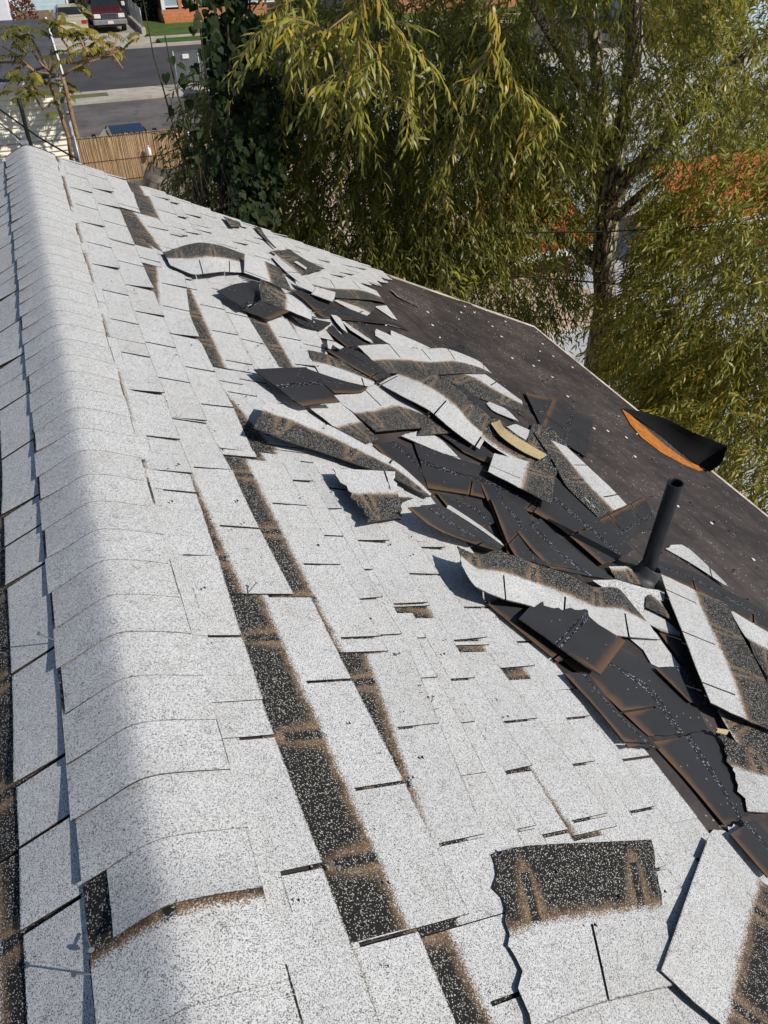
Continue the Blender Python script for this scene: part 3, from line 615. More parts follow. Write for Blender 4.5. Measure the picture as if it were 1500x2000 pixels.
# ------------------------------------------------------------------ loose shingles heaped on the roof, bottom first
DEB = [
('R', 'top', 'buckled grey speckled shingle arching over the white courses near the far rake', [(3.929, 0.617, 4.113, 0.612, 0.035), (3.84, 0.715, 4.331, 0.777, 0.047), (3.911, 0.829, 4.432, 0.888, 0.065), (4.03, 0.929, 4.541, 1.044, 0.06), (4.2, 1.107, 4.593, 1.226, 0.04)], (0.03, 0.26), 0.03, 0, 0),
('R', 'back', 'narrow dark underside strip tucked below the tented shingle', [(3.706, 1.228, 3.835, 1.345, 0.035), (3.578, 1.264, 3.75, 1.403, 0.035), (3.583, 1.394, 3.789, 1.543, 0.035)], (0.12, 0.3), 0.03, 0, 0),
('R', 'top', 'shingle white above and black speckled below nearest the far rake', [(4.537, 1.587, 4.305, 1.634, 0.035), (4.654, 1.827, 4.313, 1.789, 0.035), (4.819, 2.117, 4.5, 2.15, 0.035), (4.853, 2.354, 4.609, 2.325, 0.018)], (0.02, 0.27), 0.03, 0, 0),
('R', 'top', 'thin white tab strip running down from the far white courses', [(4.763, 1.464, 4.837, 1.513, 0.035), (4.495, 1.483, 4.537, 1.587, 0.035), (4.239, 1.58, 4.349, 1.642, 0.035)], (0.0, 0.1), 0.03, 0, 0),
('R', 'top', 'upright looking shingle with white half and dark speckled half beside the tented shingle', [(4.408, 1.148, 4.372, 1.376, 0.085), (4.135, 1.08, 4.058, 1.37, 0.055)], (0, 0.26), 0.03, 0, 0),
('R', 'back', 'long dark underside shingle stretching toward the bare felt', [(4.145, 1.391, 4.209, 1.497, 0.035), (4.021, 1.45, 4.092, 1.604, 0.035), (3.829, 1.486, 4.157, 1.808, 0.035), (3.904, 1.624, 4.164, 2.018, 0.018), (4.058, 1.97, 4.211, 2.239, 0.018), (4.144, 2.161, 4.135, 2.291, 0.018)], (0, 0.26), 0.03, 0, 0),
('R', 'top', 'small white square tab lying alone on the dark undersides', [(4.187, 1.553, 4.362, 1.647, 0.043), (4.167, 1.699, 4.381, 1.804, 0.043)], (0, 0.11), 0.02, 0, 0),
('R', 'top', 'dark speckled scrap beside the small white square tab', [(4.285, 1.76, 4.369, 1.872, 0.018), (4.19, 1.855, 4.503, 2.166, 0.018), (4.168, 1.967, 4.413, 2.144, 0.018)], (0.08, 0.29), 0.03, 0, 0),
('P', 'top', 'white triangular scrap at the edge of the bare felt', [(4.446, 2.146), (4.55, 2.298), (4.297, 2.272), (4.3, 2.225), (4.417, 2.173)], [(4.446, 2.146, 0.02, 0.02), (4.55, 2.298, 0.12, 0.02), (4.3, 2.225, 0.05, 0.1)], 0.016, 0, 0),
('R', 'back', 'brown edged dark underside pointing at the folded white strip', [(3.654, 1.463, 3.86, 1.593, 0.018), (3.485, 1.533, 3.619, 1.695, 0.018)], (0, 0.28), 0.03, 0, 0),
('P', 'top', 'white strip wedged between two dark undersides in the upper heap', [(3.893, 1.657), (3.946, 1.758), (3.897, 1.786), (3.775, 1.795), (3.652, 1.78), (3.679, 1.734), (3.773, 1.667)], [(3.893, 1.657, 0.02, 0.1), (3.652, 1.78, 0.3, 0.1), (3.773, 1.667, 0.08, 0.02)], 0.02, 0, 0),
('P', 'top', 'tiny white sliver pointing down the upper heap', [(3.895, 1.577), (3.915, 1.625), (3.879, 1.638), (3.66, 1.599), (3.706, 1.576), (3.785, 1.569)], [(3.895, 1.577, 0.02, 0.02), (3.66, 1.599, 0.28, 0.04), (3.879, 1.638, 0.06, 0.09)], 0.037, 0, 0),
('R', 'top', 'small grey speckled scrap in a far slot near the rake', [(5.377, 1.269, 5.398, 1.401, 0.035), (5.17, 1.273, 5.297, 1.388, 0.035)], (0.15, 0.25), 0.03, 0, 0),
('R', 'top', 'thin speckled wedge showing between far white tabs', [(5.45, 1.53, 5.473, 1.585, 0.035), (5.203, 1.532, 5.227, 1.566, 0.035), (5.024, 1.563, 5.027, 1.575, 0.035)], (0.15, 0.22), 0.03, 0, 0),
('R', 'top', 'far speckled shingle with rusty streak above the small white square', [(4.909, 1.493, 5.114, 1.713, 0.035), (4.758, 1.556, 4.953, 1.795, 0.035), (4.541, 1.598, 4.888, 1.91, 0.035)], (0.14, 0.3), 0.03, 0, 0),
('R', 'top', 'white splinter on the far speckled shingle', [(4.777, 1.624, 4.827, 1.674, 0.043), (4.675, 1.68, 4.732, 1.714, 0.043)], (0, 0.08), 0.03, 0, 0),
('R', 'top', 'speckled flap hanging at the last far white tab', [(4.999, 2.543, 5.017, 2.642, 0.018), (4.876, 2.556, 4.787, 2.713, 0.018)], (0.14, 0.26), 0.03, 0, 0),
('R', 'back', 'brown edged dark scrap beside the white wedge strips', [(3.954, 1.781, 4.0, 1.832, 0.018), (3.789, 1.808, 3.896, 1.913, 0.018), (3.703, 1.801, 3.724, 1.903, 0.018)], (0, 0.18), 0.03, 0, 0),
('R', 'top', 'tented shingle with black speckled face and white end', [(3.637, 1.345, 3.697, 1.045, 0.065), (3.692, 1.352, 3.964, 1.118, 0.095)], (0, 0.29), 0.03, 0, 0),
('R', 'back', 'dark flipped shingle propped like a tent on white courses', [(3.515, 0.903, 3.663, 0.8, 0.055), (3.643, 1.031, 3.805, 0.944, 0.085), (3.527, 0.984, 3.823, 1.059, 0.125)], (0.15, 0.3), 0.03, 0, 0),
('R', 'back', 'brown edged lower flap of the tented dark shingle', [(3.498, 1.051, 3.553, 0.916, 0.04), (3.659, 1.215, 3.695, 1.053, 0.065)], (0, 0.15), 0.03, 0, 0),
('R', 'top', 'dark and white shingle below the brown tipped underside', [(2.973, 1.161, 3.245, 1.193, 0.035), (2.972, 1.252, 3.256, 1.295, 0.035), (2.968, 1.355, 3.207, 1.39, 0.035), (3.003, 1.489, 3.139, 1.558, 0.018)], (0, 0.27), 0.03, 0, 0),
('R', 'back', 'dark underside with a bright brown tip and a glue line', [(3.327, 1.338, 3.448, 1.5, 0.028), (3.163, 1.403, 3.39, 1.577, 0.038), (3.076, 1.539, 3.196, 1.682, 0.028)], (0, 0.27), 0.03, 0, 0),
('R', 'top', 'white wedge strip first of the pair under the bare felt', [(3.934, 1.924, 3.818, 1.866, 0.018), (3.867, 2.075, 3.732, 1.947, 0.018), (3.824, 2.195, 3.779, 2.126, 0.018)], (0, 0.11), 0.03, 0, 0),
('R', 'top', 'white wedge strip second of the pair beside the bare felt', [(4.015, 2.083, 3.872, 2.012, 0.018), (3.954, 2.271, 3.805, 2.139, 0.018), (3.908, 2.35, 3.808, 2.203, 0.018)], (0, 0.11), 0.03, 0, 0),
('R', 'back', 'small curled dark flap behind the white edged long shingle', [(3.983, 2.517, 4.129, 2.699, 0.018), (3.879, 2.626, 4.127, 2.751, 0.032), (3.951, 2.802, 4.011, 2.828, 0.018)], (0, 0.2), 0.03, 0, 0),
('R', 'top', 'long shingle with white upper band and dark lower band along the felt', [(3.516, 1.604, 3.212, 1.648, 0.028), (3.669, 1.896, 3.292, 1.875, 0.038), (3.747, 2.16, 3.404, 2.131, 0.042), (3.909, 2.463, 3.529, 2.377, 0.038), (3.889, 2.745, 3.644, 2.608, 0.028), (3.753, 2.78, 3.744, 2.787, 0.018)], (0, 0.26), 0.03, 0, 0),
('R', 'back', 'smooth dark underside strip beside the long wavy shingle', [(3.348, 2.206, 3.359, 2.329, 0.018), (3.158, 2.196, 3.218, 2.349, 0.018), (2.979, 2.187, 3.027, 2.342, 0.018)], (0.1, 0.28), 0.03, 0, 0),
('R', 'back', 'dark underside scrap near the white wedge above the wavy shingle', [(3.22, 2.459, 3.212, 2.588, 0.018), (3.19, 2.572, 3.131, 2.633, 0.018)], (0, 0.15), 0.03, 0, 0),
('R', 'top', 'white leaf shaped scrap beside the smooth dark strip', [(3.202, 2.381, 3.223, 2.419, 0.018), (3.106, 2.367, 3.173, 2.518, 0.018), (3.057, 2.448, 3.017, 2.509, 0.018)], (0, 0.11), 0.03, 0, 0),
('R', 'top', 'tapering dark shingle with thin white outer edge above the wavy shingle', [(3.638, 2.505, 3.427, 2.116, 0.018), (3.69, 2.655, 3.317, 2.229, 0.018), (3.548, 2.736, 3.245, 2.377, 0.018), (3.386, 2.8, 3.218, 2.701, 0.018)], (0.06, 0.29), 0.03, 0, 0),
('R', 'top', 'long speckled shingle with white outer edge curving toward the vent pipe', [(2.793, 2.719, 2.894, 2.533, 0.032), (2.634, 2.73, 2.586, 2.446, 0.038), (2.417, 2.745, 2.315, 2.341, 0.032), (2.252, 2.754, 2.09, 2.381, 0.018)], (0.03, 0.28), 0.03, 0, 0),
('R', 'top', 'thin white wedge beneath the curving speckled shingle', [(2.516, 2.418, 2.412, 2.398, 0.026), (2.279, 2.37, 2.299, 2.413, 0.026), (2.154, 2.425, 2.189, 2.42, 0.026)], (0, 0.11), 0.03, 0, 0),
('R', 'top', 'short white tab beside the tan strip', [(2.923, 2.35, 2.985, 2.473, 0.018), (2.755, 2.399, 2.923, 2.565, 0.018)], (0.0, 0.11), 0.03, 0, 0),
('R', 'back', 'dark triangular underside leaning on the framed flipped shingle', [(3.546, 2.941, 3.031, 2.709, 0.018), (3.541, 3.029, 3.055, 2.732, 0.018), (3.585, 3.234, 3.068, 2.748, 0.018)], (0, 0.26), 0.03, 0, 0),
('R', 'back', 'flipped shingle framed by a rusty brown rim on the felt', [(3.051, 2.727, 2.75, 2.865, 0.018), (3.595, 3.249, 3.371, 3.469, 0.018)], (0, 0.3), 0.03, 0, 0),
('R', 'back', 'broad dark underside with a long glue line in the heap centre', [(2.112, 1.358, 2.523, 1.49, 0.018), (2.108, 1.509, 2.408, 1.686, 0.018), (2.097, 1.636, 2.361, 1.849, 0.018), (2.044, 1.922, 2.145, 2.097, 0.018)], (0, 0.29), 0.03, 0, 0),
('R', 'back', 'dark torn underside above the white patch in the heap centre', [(2.493, 1.773, 2.639, 1.7, 0.018), (2.421, 1.885, 2.662, 1.9, 0.018), (2.55, 2.019, 2.629, 2.005, 0.018)], (0, 0.25), 0.03, 0, 0),
('R', 'top', 'curved white scrap on the broad dark underside', [(2.514, 1.413, 2.617, 1.568, 0.018), (2.461, 1.529, 2.594, 1.683, 0.018), (2.419, 1.661, 2.409, 1.719, 0.018)], (0, 0.11), 0.05, 0, 0),
('R', 'top', 'square shingle with white corner and dark speckled corner in the heap', [(2.593, 0.961, 2.323, 1.106, 0.035), (2.717, 1.179, 2.425, 1.248, 0.035)], (0, 0.27), 0.03, 0, 0),
('R', 'top', 'wide shingle white above and speckled black below beside the wavy shingle', [(2.767, 1.145, 2.484, 1.258, 0.035), (2.839, 1.299, 2.52, 1.363, 0.04), (3.035, 1.524, 2.618, 1.569, 0.028), (2.892, 1.654, 2.653, 1.775, 0.038)], (0, 0.28), 0.06, 0, 0),
('R', 'top', 'long wavy shingle with white tabs and arched dark band', [(3.012, 1.51, 3.376, 1.905, 0.04), (2.867, 1.577, 3.33, 2.024, 0.061), (2.767, 1.683, 3.205, 2.094, 0.068), (2.65, 1.727, 3.089, 2.134, 0.068), (2.57, 1.789, 2.892, 2.109, 0.058), (2.499, 1.857, 2.82, 2.16, 0.048)], (0, 0.27), -0.02, 0, 0),
('R', 'top', 'dark speckled slab under the tan strip end', [(2.734, 2.364, 3.035, 2.631, 0.026), (2.473, 2.238, 3.058, 2.798, 0.026), (2.366, 2.283, 2.849, 2.797, 0.026)], (0.14, 0.29), 0.03, 0, 0),
('R', 'top', 'dark tail end of the wavy shingle curving down past the tan strip', [(2.821, 1.939, 3.03, 2.167, 0.061), (2.58, 1.962, 2.858, 2.194, 0.056), (2.467, 2.034, 2.741, 2.288, 0.054), (2.389, 2.164, 2.593, 2.444, 0.042)], (0.13, 0.25), 0.03, 0, 0),
('R', 'top', 'tan rimmed speckled lip below the wide speckled shingle', [(2.546, 1.528, 2.64, 1.589, 0.036), (2.636, 1.774, 2.7, 1.749, 0.036)], (0.165, 0.25), 0.03, 0, 0),
('R', 'top', 'white sliver slipping under the long diagonal shingle', [(1.962, 1.362, 1.996, 1.399, 0.018), (1.852, 1.456, 1.875, 1.492, 0.018), (1.749, 1.528, 1.787, 1.541, 0.018)], (0, 0.1), 0.03, 0, 0),
('P', 'top', 'small curled white tab with dark hollow beside the brown tipped underside', [(3.396, 1.352), (3.406, 1.408), (3.364, 1.444), (3.31, 1.398), (3.325, 1.381), (3.351, 1.368), (3.274, 1.328), (3.282, 1.313)], [(3.396, 1.352, 0.02, 0.02), (3.364, 1.444, 0.25, 0.03), (3.282, 1.313, 0.03, 0.1)], 0.054, 0, 0),
('R', 'top', 'rusty torn tip beside the lifted white tab', [(1.962, 1.089, 1.912, 1.08, 0.045), (1.963, 1.186, 1.942, 1.163, 0.05)], (0.142, 0.2), 0.03, 0, 0),
('R', 'top', 'white strip edge between the tented shingle and the long dark underside', [(4.359, 1.489, 4.259, 1.473, 0.043), (4.264, 1.598, 4.209, 1.566, 0.043)], (0, 0.1), 0.03, 0, 0),
('R', 'tan', 'tan frayed edge on the torn shingle at the picture edge', [(0.826, 1.808, 0.814, 1.802, 0.048), (0.814, 1.87, 0.801, 1.841, 0.048)], (0, 0.03), 0.03, 0, 0),
('R', 'tan', 'tan torn granule strip curled on the wavy shingle', [(2.79, 2.115, 2.874, 2.232, 0.068), (2.623, 2.066, 2.727, 2.165, 0.086), (2.521, 2.144, 2.634, 2.254, 0.077), (2.492, 2.26, 2.568, 2.365, 0.062)], (0, 0.09), 0.03, 0, 0),
('R', 'top', 'square shingle half white half speckled at the foot of the wavy shingle', [(2.463, 1.925, 2.432, 2.333, 0.064), (2.255, 1.748, 2.05, 1.992, 0.064)], (0, 0.27), 0.03, 0, 0),
('R', 'back', 'large flipped dark shingle with a glue line on the white courses', [(2.525, 0.895, 2.787, 0.752, 0.055), (2.587, 1.09, 2.882, 1.031, 0.085)], (0, 0.3), 0.03, 0, 0),
('R', 'back', 'dark wing shaped underside behind the large flipped shingle', [(2.768, 1.154, 2.988, 1.083, 0.04), (2.833, 1.324, 2.957, 1.169, 0.045), (2.917, 1.401, 2.945, 1.271, 0.045)], (0, 0.28), 0.03, 0, 0),
('R', 'back', 'narrow brown edged underside beside the speckled diagonal strip', [(2.082, 1.384, 2.072, 1.434, 0.018), (1.933, 1.395, 2.023, 1.602, 0.021), (1.859, 1.477, 1.914, 1.604, 0.021)], (0, 0.22), 0.03, 0, 0),
('R', 'back', 'dark underside crossed by a rusty ridge in the heap centre', [(2.203, 1.697, 2.189, 1.795, 0.026), (2.03, 1.635, 2.051, 1.781, 0.026), (1.704, 1.524, 1.749, 1.653, 0.018)], (0, 0.22), 0.03, 0, 0),
('R', 'back', 'short dark underside beside the crossing rusty ridges', [(2.051, 1.648, 2.093, 1.719, 0.034), (1.776, 1.547, 2.022, 1.843, 0.034), (1.671, 1.537, 1.644, 1.69, 0.03)], (0, 0.26), 0.03, 0, 0),
('R', 'top', 'long diagonal speckled strip with white upper edge on the white courses', [(2.444, 0.701, 2.213, 0.585, 0.085), (2.446, 0.864, 2.195, 0.713, 0.07), (2.396, 1.009, 2.188, 0.861, 0.055), (2.309, 1.12, 2.147, 0.989, 0.05), (2.195, 1.237, 2.096, 1.142, 0.045), (2.023, 1.313, 2.001, 1.283, 0.035)], (0.07, 0.28), 0.05, 0, 0),
('R', 'back', 'thin dark underside along the diagonal speckled strip', [(2.364, 1.194, 2.438, 1.346, 0.035), (2.167, 1.256, 2.345, 1.391, 0.035), (2.063, 1.321, 2.23, 1.366, 0.035)], (0.0, 0.2), 0.03, 0, 0),
('R', 'top', 'white tab shingle lifted at one corner above its dark torn half', [(2.049, 0.849, 1.737, 0.882, 0.065), (2.136, 1.18, 1.816, 1.062, 0.045)], (0.02, 0.26), 0.08, 1, 0),
('R', 'back', 'long smooth underside beside the pipe shadow', [(2.405, 2.313, 2.42, 2.355, 0.018), (1.983, 2.131, 2.169, 2.353, 0.018), (1.712, 2.082, 1.774, 2.163, 0.018), (1.792, 2.309, 1.85, 2.398, 0.018)], (0, 0.2), 0.03, 0, 0),
('R', 'back', 'underside with a rusty corner and glue line above the diagonal strip', [(1.832, 1.648, 1.966, 1.879, 0.04), (1.717, 1.654, 1.779, 1.922, 0.04), (1.643, 1.713, 1.607, 2.072, 0.018)], (0, 0.26), 0.03, 0, 0),
('R', 'back', 'dark underside crossed by the vent pipe shadow', [(2.037, 1.907, 2.391, 2.317, 0.026), (1.936, 1.988, 2.095, 2.338, 0.026), (1.69, 2.056, 1.826, 2.388, 0.026)], (0, 0.27), 0.03, 0, 0),
('R', 'back', 'flipped three tab shingle with rusty tab rims behind the vent pipe', [(2.051, 2.346, 1.861, 2.348, 0.018), (2.203, 2.663, 1.985, 2.579, 0.018), (2.402, 3.058, 2.123, 2.882, 0.018)], (0, 0.22), 0.15, 0, 0),
('R', 'back', 'dark underside with a rusty corner over the long diagonal shingle', [(1.8, 1.049, 1.866, 1.23, 0.095), (1.73, 1.162, 1.809, 1.37, 0.065), (1.676, 1.448, 1.727, 1.498, 0.045)], (0, 0.27), 0.03, 0, 0),
('R', 'back', 'brown edged underside peeking below the long diagonal shingle', [(1.396, 1.202, 1.426, 1.299, 0.035), (1.256, 1.274, 1.319, 1.408, 0.035), (1.13, 1.336, 1.168, 1.419, 0.035)], (0, 0.14), 0.03, 0, 0),
('R', 'top', 'long diagonal shingle with speckled top band and white tabs in front of the pipe', [(1.493, 1.117, 1.591, 1.155, 0.105), (1.404, 1.121, 1.568, 1.241, 0.095), (1.358, 1.219, 1.617, 1.367, 0.085), (1.36, 1.369, 1.597, 1.553, 0.058), (1.311, 1.502, 1.569, 1.722, 0.048), (1.27, 1.636, 1.516, 1.832, 0.042), (1.253, 1.778, 1.524, 1.989, 0.038), (1.249, 1.991, 1.416, 1.998, 0.028)], (0, 0.27), 0.08, 0, 0),
('R', 'back', 'dark underside lying lowest beside the white courses', [(1.079, 1.314, 1.081, 1.43, 0.035), (0.922, 1.343, 0.928, 1.434, 0.035), (0.802, 1.358, 0.788, 1.5, 0.035)], (0.0, 0.2), 0.03, 0, 0),
('R', 'back', 'long dark underside running diagonally with white glue line', [(1.152, 1.38, 1.22, 1.69, 0.018), (1.011, 1.46, 1.067, 1.924, 0.018), (0.843, 1.512, 0.847, 1.835, 0.018)], (0, 0.29), 0.0, 0, 0),
('R', 'back', 'second dark underside continuing the diagonal run below a slit', [(0.828, 1.513, 0.841, 1.836, 0.018), (0.683, 1.536, 0.677, 1.767, 0.018), (0.539, 1.542, 0.557, 1.695, 0.018)], (0, 0.26), 0.0, 0, 0),
('R', 'back', 'last brown tipped underside of the diagonal run at the picture edge', [(0.511, 1.509, 0.534, 1.66, 0.035), (0.378, 1.519, 0.404, 1.671, 0.035)], (0, 0.24), 0.0, 0, 0),
('P', 'top', 'white tab shingle below the torn flipped square', [(1.285, 1.826), (1.26, 2.008), (1.127, 1.99), (1.124, 1.828), (1.208, 1.857)], [(1.285, 1.826, 0.3, 0.0), (1.26, 2.008, 0.02, 0.02), (1.124, 1.828, 0.05, 0.12)], 0.016, 0, 0),
('R', 'back', 'brown edged underside in the gully beside the leaning white shingle', [(1.109, 1.809, 1.119, 1.989, 0.026), (1.057, 1.823, 1.09, 1.997, 0.026), (0.957, 1.846, 0.945, 1.946, 0.026)], (0, 0.2), 0.03, 0, 0),
('R', 'back', 'small rust coloured underside between white tabs below the pipe', [(1.304, 2.052, 1.276, 2.154, 0.018), (1.162, 2.022, 1.099, 2.015, 0.018)], (0, 0.08), 0.03, 0, 0),
('P', 'back', 'torn flipped square of shingle with blue glue line and brown rim', [(1.296, 1.264), (1.342, 1.334), (1.385, 1.403), (1.394, 1.421), (1.389, 1.431), (1.394, 1.452), (1.371, 1.438), (1.366, 1.455), (1.36, 1.478), (1.366, 1.507), (1.352, 1.515), (1.364, 1.548), (1.37, 1.572), (1.36, 1.589), (1.36, 1.613), (1.367, 1.644), (1.362, 1.656), (1.33, 1.635), (1.289, 1.65), (1.259, 1.679), (1.234, 1.701), (1.211, 1.725), (1.132, 1.586), (1.052, 1.445), (1.099, 1.401), (1.143, 1.368), (1.222, 1.318)], [(1.052, 1.445, 0.0, 0.0), (1.211, 1.725, 0.305, 0.0), (1.296, 1.264, 0.0, 0.3)], 0.057, 0, 0),
('R', 'top', 'rusty speckled scrap against the vent pipe boot', [(1.685, 2.095, 1.602, 2.067, 0.018), (1.708, 2.254, 1.59, 2.234, 0.018)], (0.13, 0.2), 0.03, 0, 0),
('P', 'top', 'crumpled white scrap right below the vent pipe boot', [(1.568, 1.876), (1.591, 2.047), (1.573, 2.126), (1.551, 2.216), (1.548, 2.329), (1.473, 2.246), (1.489, 2.21), (1.47, 2.122), (1.364, 1.987), (1.449, 1.965)], [(1.568, 1.876, 0.3, 0.1), (1.548, 2.329, 0.02, 0.02), (1.364, 1.987, 0.1, 0.11)], 0.03, 0, 0),
('P', 'top', 'little dark speckled triangle between white scraps', [(1.484, 2.131), (1.506, 2.18), (1.502, 2.224), (1.441, 2.197), (1.352, 2.158), (1.387, 2.116), (1.422, 2.062)], [(1.484, 2.131, 0.3, 0.2), (1.352, 2.158, 0.15, 0.2), (1.422, 2.062, 0.3, 0.28)], 0.036, 0, 0),
('P', 'top', 'pointed white scrap under the speckled triangle', [(1.434, 2.091), (1.388, 2.143), (1.297, 2.168), (1.272, 2.14), (1.301, 2.052), (1.367, 1.985)], [(1.434, 2.091, 0.3, 0.1), (1.297, 2.168, 0.02, 0.02), (1.367, 1.985, 0.3, 0.02)], 0.02, 0, 0),
('R', 'back', 'dark underside with two rusty spots above the leaning white shingle', [(1.666, 2.438, 1.791, 2.527, 0.018), (1.578, 2.623, 1.729, 2.767, 0.018), (1.449, 2.716, 1.601, 2.908, 0.018), (1.323, 2.857, 1.46, 3.047, 0.018)], (0, 0.25), 0.1, 0, 0),
('R', 'top', 'white blade shaped scrap on the felt beside the vent pipe', [(1.897, 2.723, 1.931, 2.8, 0.018), (1.796, 2.828, 1.941, 2.937, 0.018), (1.641, 2.915, 1.648, 2.931, 0.018)], (0, 0.1), 0.03, 0, 0),
('R', 'top', 'white sliver meeting the picture edge above the leaning shingle', [(1.19, 2.671, 1.342, 2.882, 0.018), (1.271, 2.62, 1.386, 2.787, 0.018), (1.442, 2.708, 1.447, 2.729, 0.018)], (0, 0.11), 0.03, 0, 0),
('R', 'top', 'dark speckled underside layer beside the leaning white shingle', [(1.277, 2.62, 1.174, 2.547, 0.018), (1.207, 2.709, 1.024, 2.467, 0.018)], (0.14, 0.29), 0.03, 0, 0),
('R', 'top', 'leaning shingle with long white tabs and dark speckled side near the pipe', [(1.634, 2.372, 1.47, 2.675, 0.048), (1.342, 2.157, 1.186, 2.468, 0.062), (1.081, 1.966, 0.965, 2.298, 0.068), (0.917, 1.873, 0.774, 2.118, 0.068)], (0, 0.28), 0.16, 0, 0),
('R', 'top', 'dark speckled shingle under the end of the leaning white shingle', [(0.923, 1.967, 0.982, 2.267, 0.026), (0.787, 1.895, 0.825, 2.141, 0.036), (0.763, 1.905, 0.728, 2.062, 0.028)], (0.14, 0.29), 0.03, 0, 0),
('R', 'top', 'torn shingle with dark upper part and white lower corner at the picture edge', [(0.559, 1.67, 0.838, 1.854, 0.028), (0.538, 1.764, 0.775, 1.893, 0.032), (0.534, 1.843, 0.729, 2.01, 0.032)], (0, 0.27), 0.03, 1, 0),
('R', 'top', 'turned shingle with black speckled panel and two rusty streaks in the foreground', [(0.257, 0.577, 0.579, 0.695, 0.027), (0.261, 0.664, 0.584, 0.79, 0.027), (0.259, 0.777, 0.571, 0.939, 0.027), (0.243, 0.986, 0.541, 1.215, 0.027)], (0, 0.29), 0.375, 2, 0),
('R', 'top', 'big white tab shingle lying crooked across the foreground corner', [(0.513, 1.42, 0.27, 1.57, 0.031), (0.405, 1.212, 0.191, 1.395, 0.035), (0.273, 0.959, 0.032, 1.105, 0.033)], (0, 0.27), 0.02, 0, 1)]
def lerp_pairs(P, f):
    n = len(P)-1; x = max(0, min(n-1e-6, f*n)); i = int(x); w = x-i
    if n == 1: return [a+(b-a)*f for a, b in zip(P[0], P[1])]
    p0 = P[max(i-1, 0)]; p1 = P[i]; p2 = P[i+1]; p3 = P[min(i+2, n)]
    lin = [a+(b-a)*w for a, b in zip(p1, p2)]
    cr = [.5*(2*b+(c-a)*w+(2*a-5*b+4*c-d)*w*w+(3*b-a-3*c+d)*w**3) for a, b, c, d in zip(p0, p1, p2, p3)]
    return [l*.35+c*.65 for l, c in zip(lin, cr)]
for di, (typ, kind, label, P, vv, u0, jag, nocut) in enumerate(DEB):
    up, down = {'top': (M['top'], M['back']), 'back': (M['back'], M['top']), 'tan': (M['tan'], M['back'])}[kind]
    if typ == 'R':
        L = sum(math.dist(a[0:2], b[0:2])+math.dist(a[2:4], b[2:4]) for a, b in zip(P, P[1:]))/2
        cum = [0]
        for a, b in zip(P, P[1:]): cum.append(cum[-1]+(math.dist(a[0:2], b[0:2])+math.dist(a[2:4], b[2:4]))/2)
        seed = di*1.7
        wob = rnd(.002, .0045)
        def fn(u, v, P=P, L=L, u0=u0, vv=vv, cum=cum, seed=seed, wob=wob):
            d = max(-.03, min(L+.03, u-u0)); dd = max(0, min(L, d)); i = max(k for k in range(len(cum)) if cum[k] <= dd+1e-9); i = min(i, len(P)-2)
            f = (i+(dd-cum[i])/max(1e-6, cum[i+1]-cum[i]))/(len(P)-1)
            sa, ta, sb, t2, h = lerp_pairs(P, f); g = (v-vv[0])/(vv[1]-vv[0])
            ex = (d-dd)
            s = sa+(sb-sa)*g; t = ta+(t2-ta)*g
            q = lerp_pairs(P, min(1, f+.01)); q0 = lerp_pairs(P, max(0, f-.01)); ds, dt = q[0]-q0[0], q[1]-q0[1]; ll = math.hypot(ds, dt) or 1
            s += ex*ds/ll; t += ex*dt/ll
            return (s, t, h+wob*math.sin(d*8+seed)+.003*math.sin(g*3.1+seed), 1)
        per = max(3, 2*len(P)) if len(P) > 2 else 3
        nv = 14 if jag else 7
        vs = sorted(set([vv[0]+(vv[1]-vv[0])*i/nv for i in range(nv+1)]+([.127] if vv[0] < .12 and vv[1] > .135 else [])))
        shingle('loose_shingle', u_edges(u0, u0+L, per, not nocut and kind != 'tan'), vs, fn, up, down, None, th=.0038, jag=(.016 if jag else .006, .016 if jag == 1 else .005, seed), edge_m=M['edge_dark'] if kind == 'back' else None, label=label, cat='shingle', group='torn shingles strewn over the roof')
    else:
        (A, fr, h) = P, vv, u0
        m = np.array([[f[0], f[1], 1] for f in fr]); cu = np.linalg.solve(m, [f[2] for f in fr]); cv = np.linalg.solve(m, [f[3] for f in fr])
        n = len(A); V = []; UV = []
        for bot in (0, 1):
            for s, t in A: V.append(roof(s, t, h-bot*.0038+.003*math.sin(s*9+t*7))); UV.append((float(cu@[s, t, 1]), float(cv@[s, t, 1])))
        Fc = [tuple(range(n)), tuple(range(n, 2*n))[::-1]]+[(i, n+i, n+(i+1) % n, (i+1) % n) for i in range(n)]
        o = mesh_obj('loose_shingle', V, Fc, [up, down, M['edge']], None, [0, 1]+[2]*n, label=label, cat='shingle', group='torn shingles strewn over the roof')
        uvl = o.data.uv_layers.new(name='uv')
        for l in o.data.loops: uvl.data[l.index].uv = UV[l.vertex_index]
        bm = bmesh.new(); bm.from_mesh(o.data); bmesh.ops.triangulate(bm, faces=[f for f in bm.faces if len(f.verts) > 4]); bmesh.ops.recalc_face_normals(bm, faces=bm.faces[:]); bm.to_mesh(o.data); bm.free()

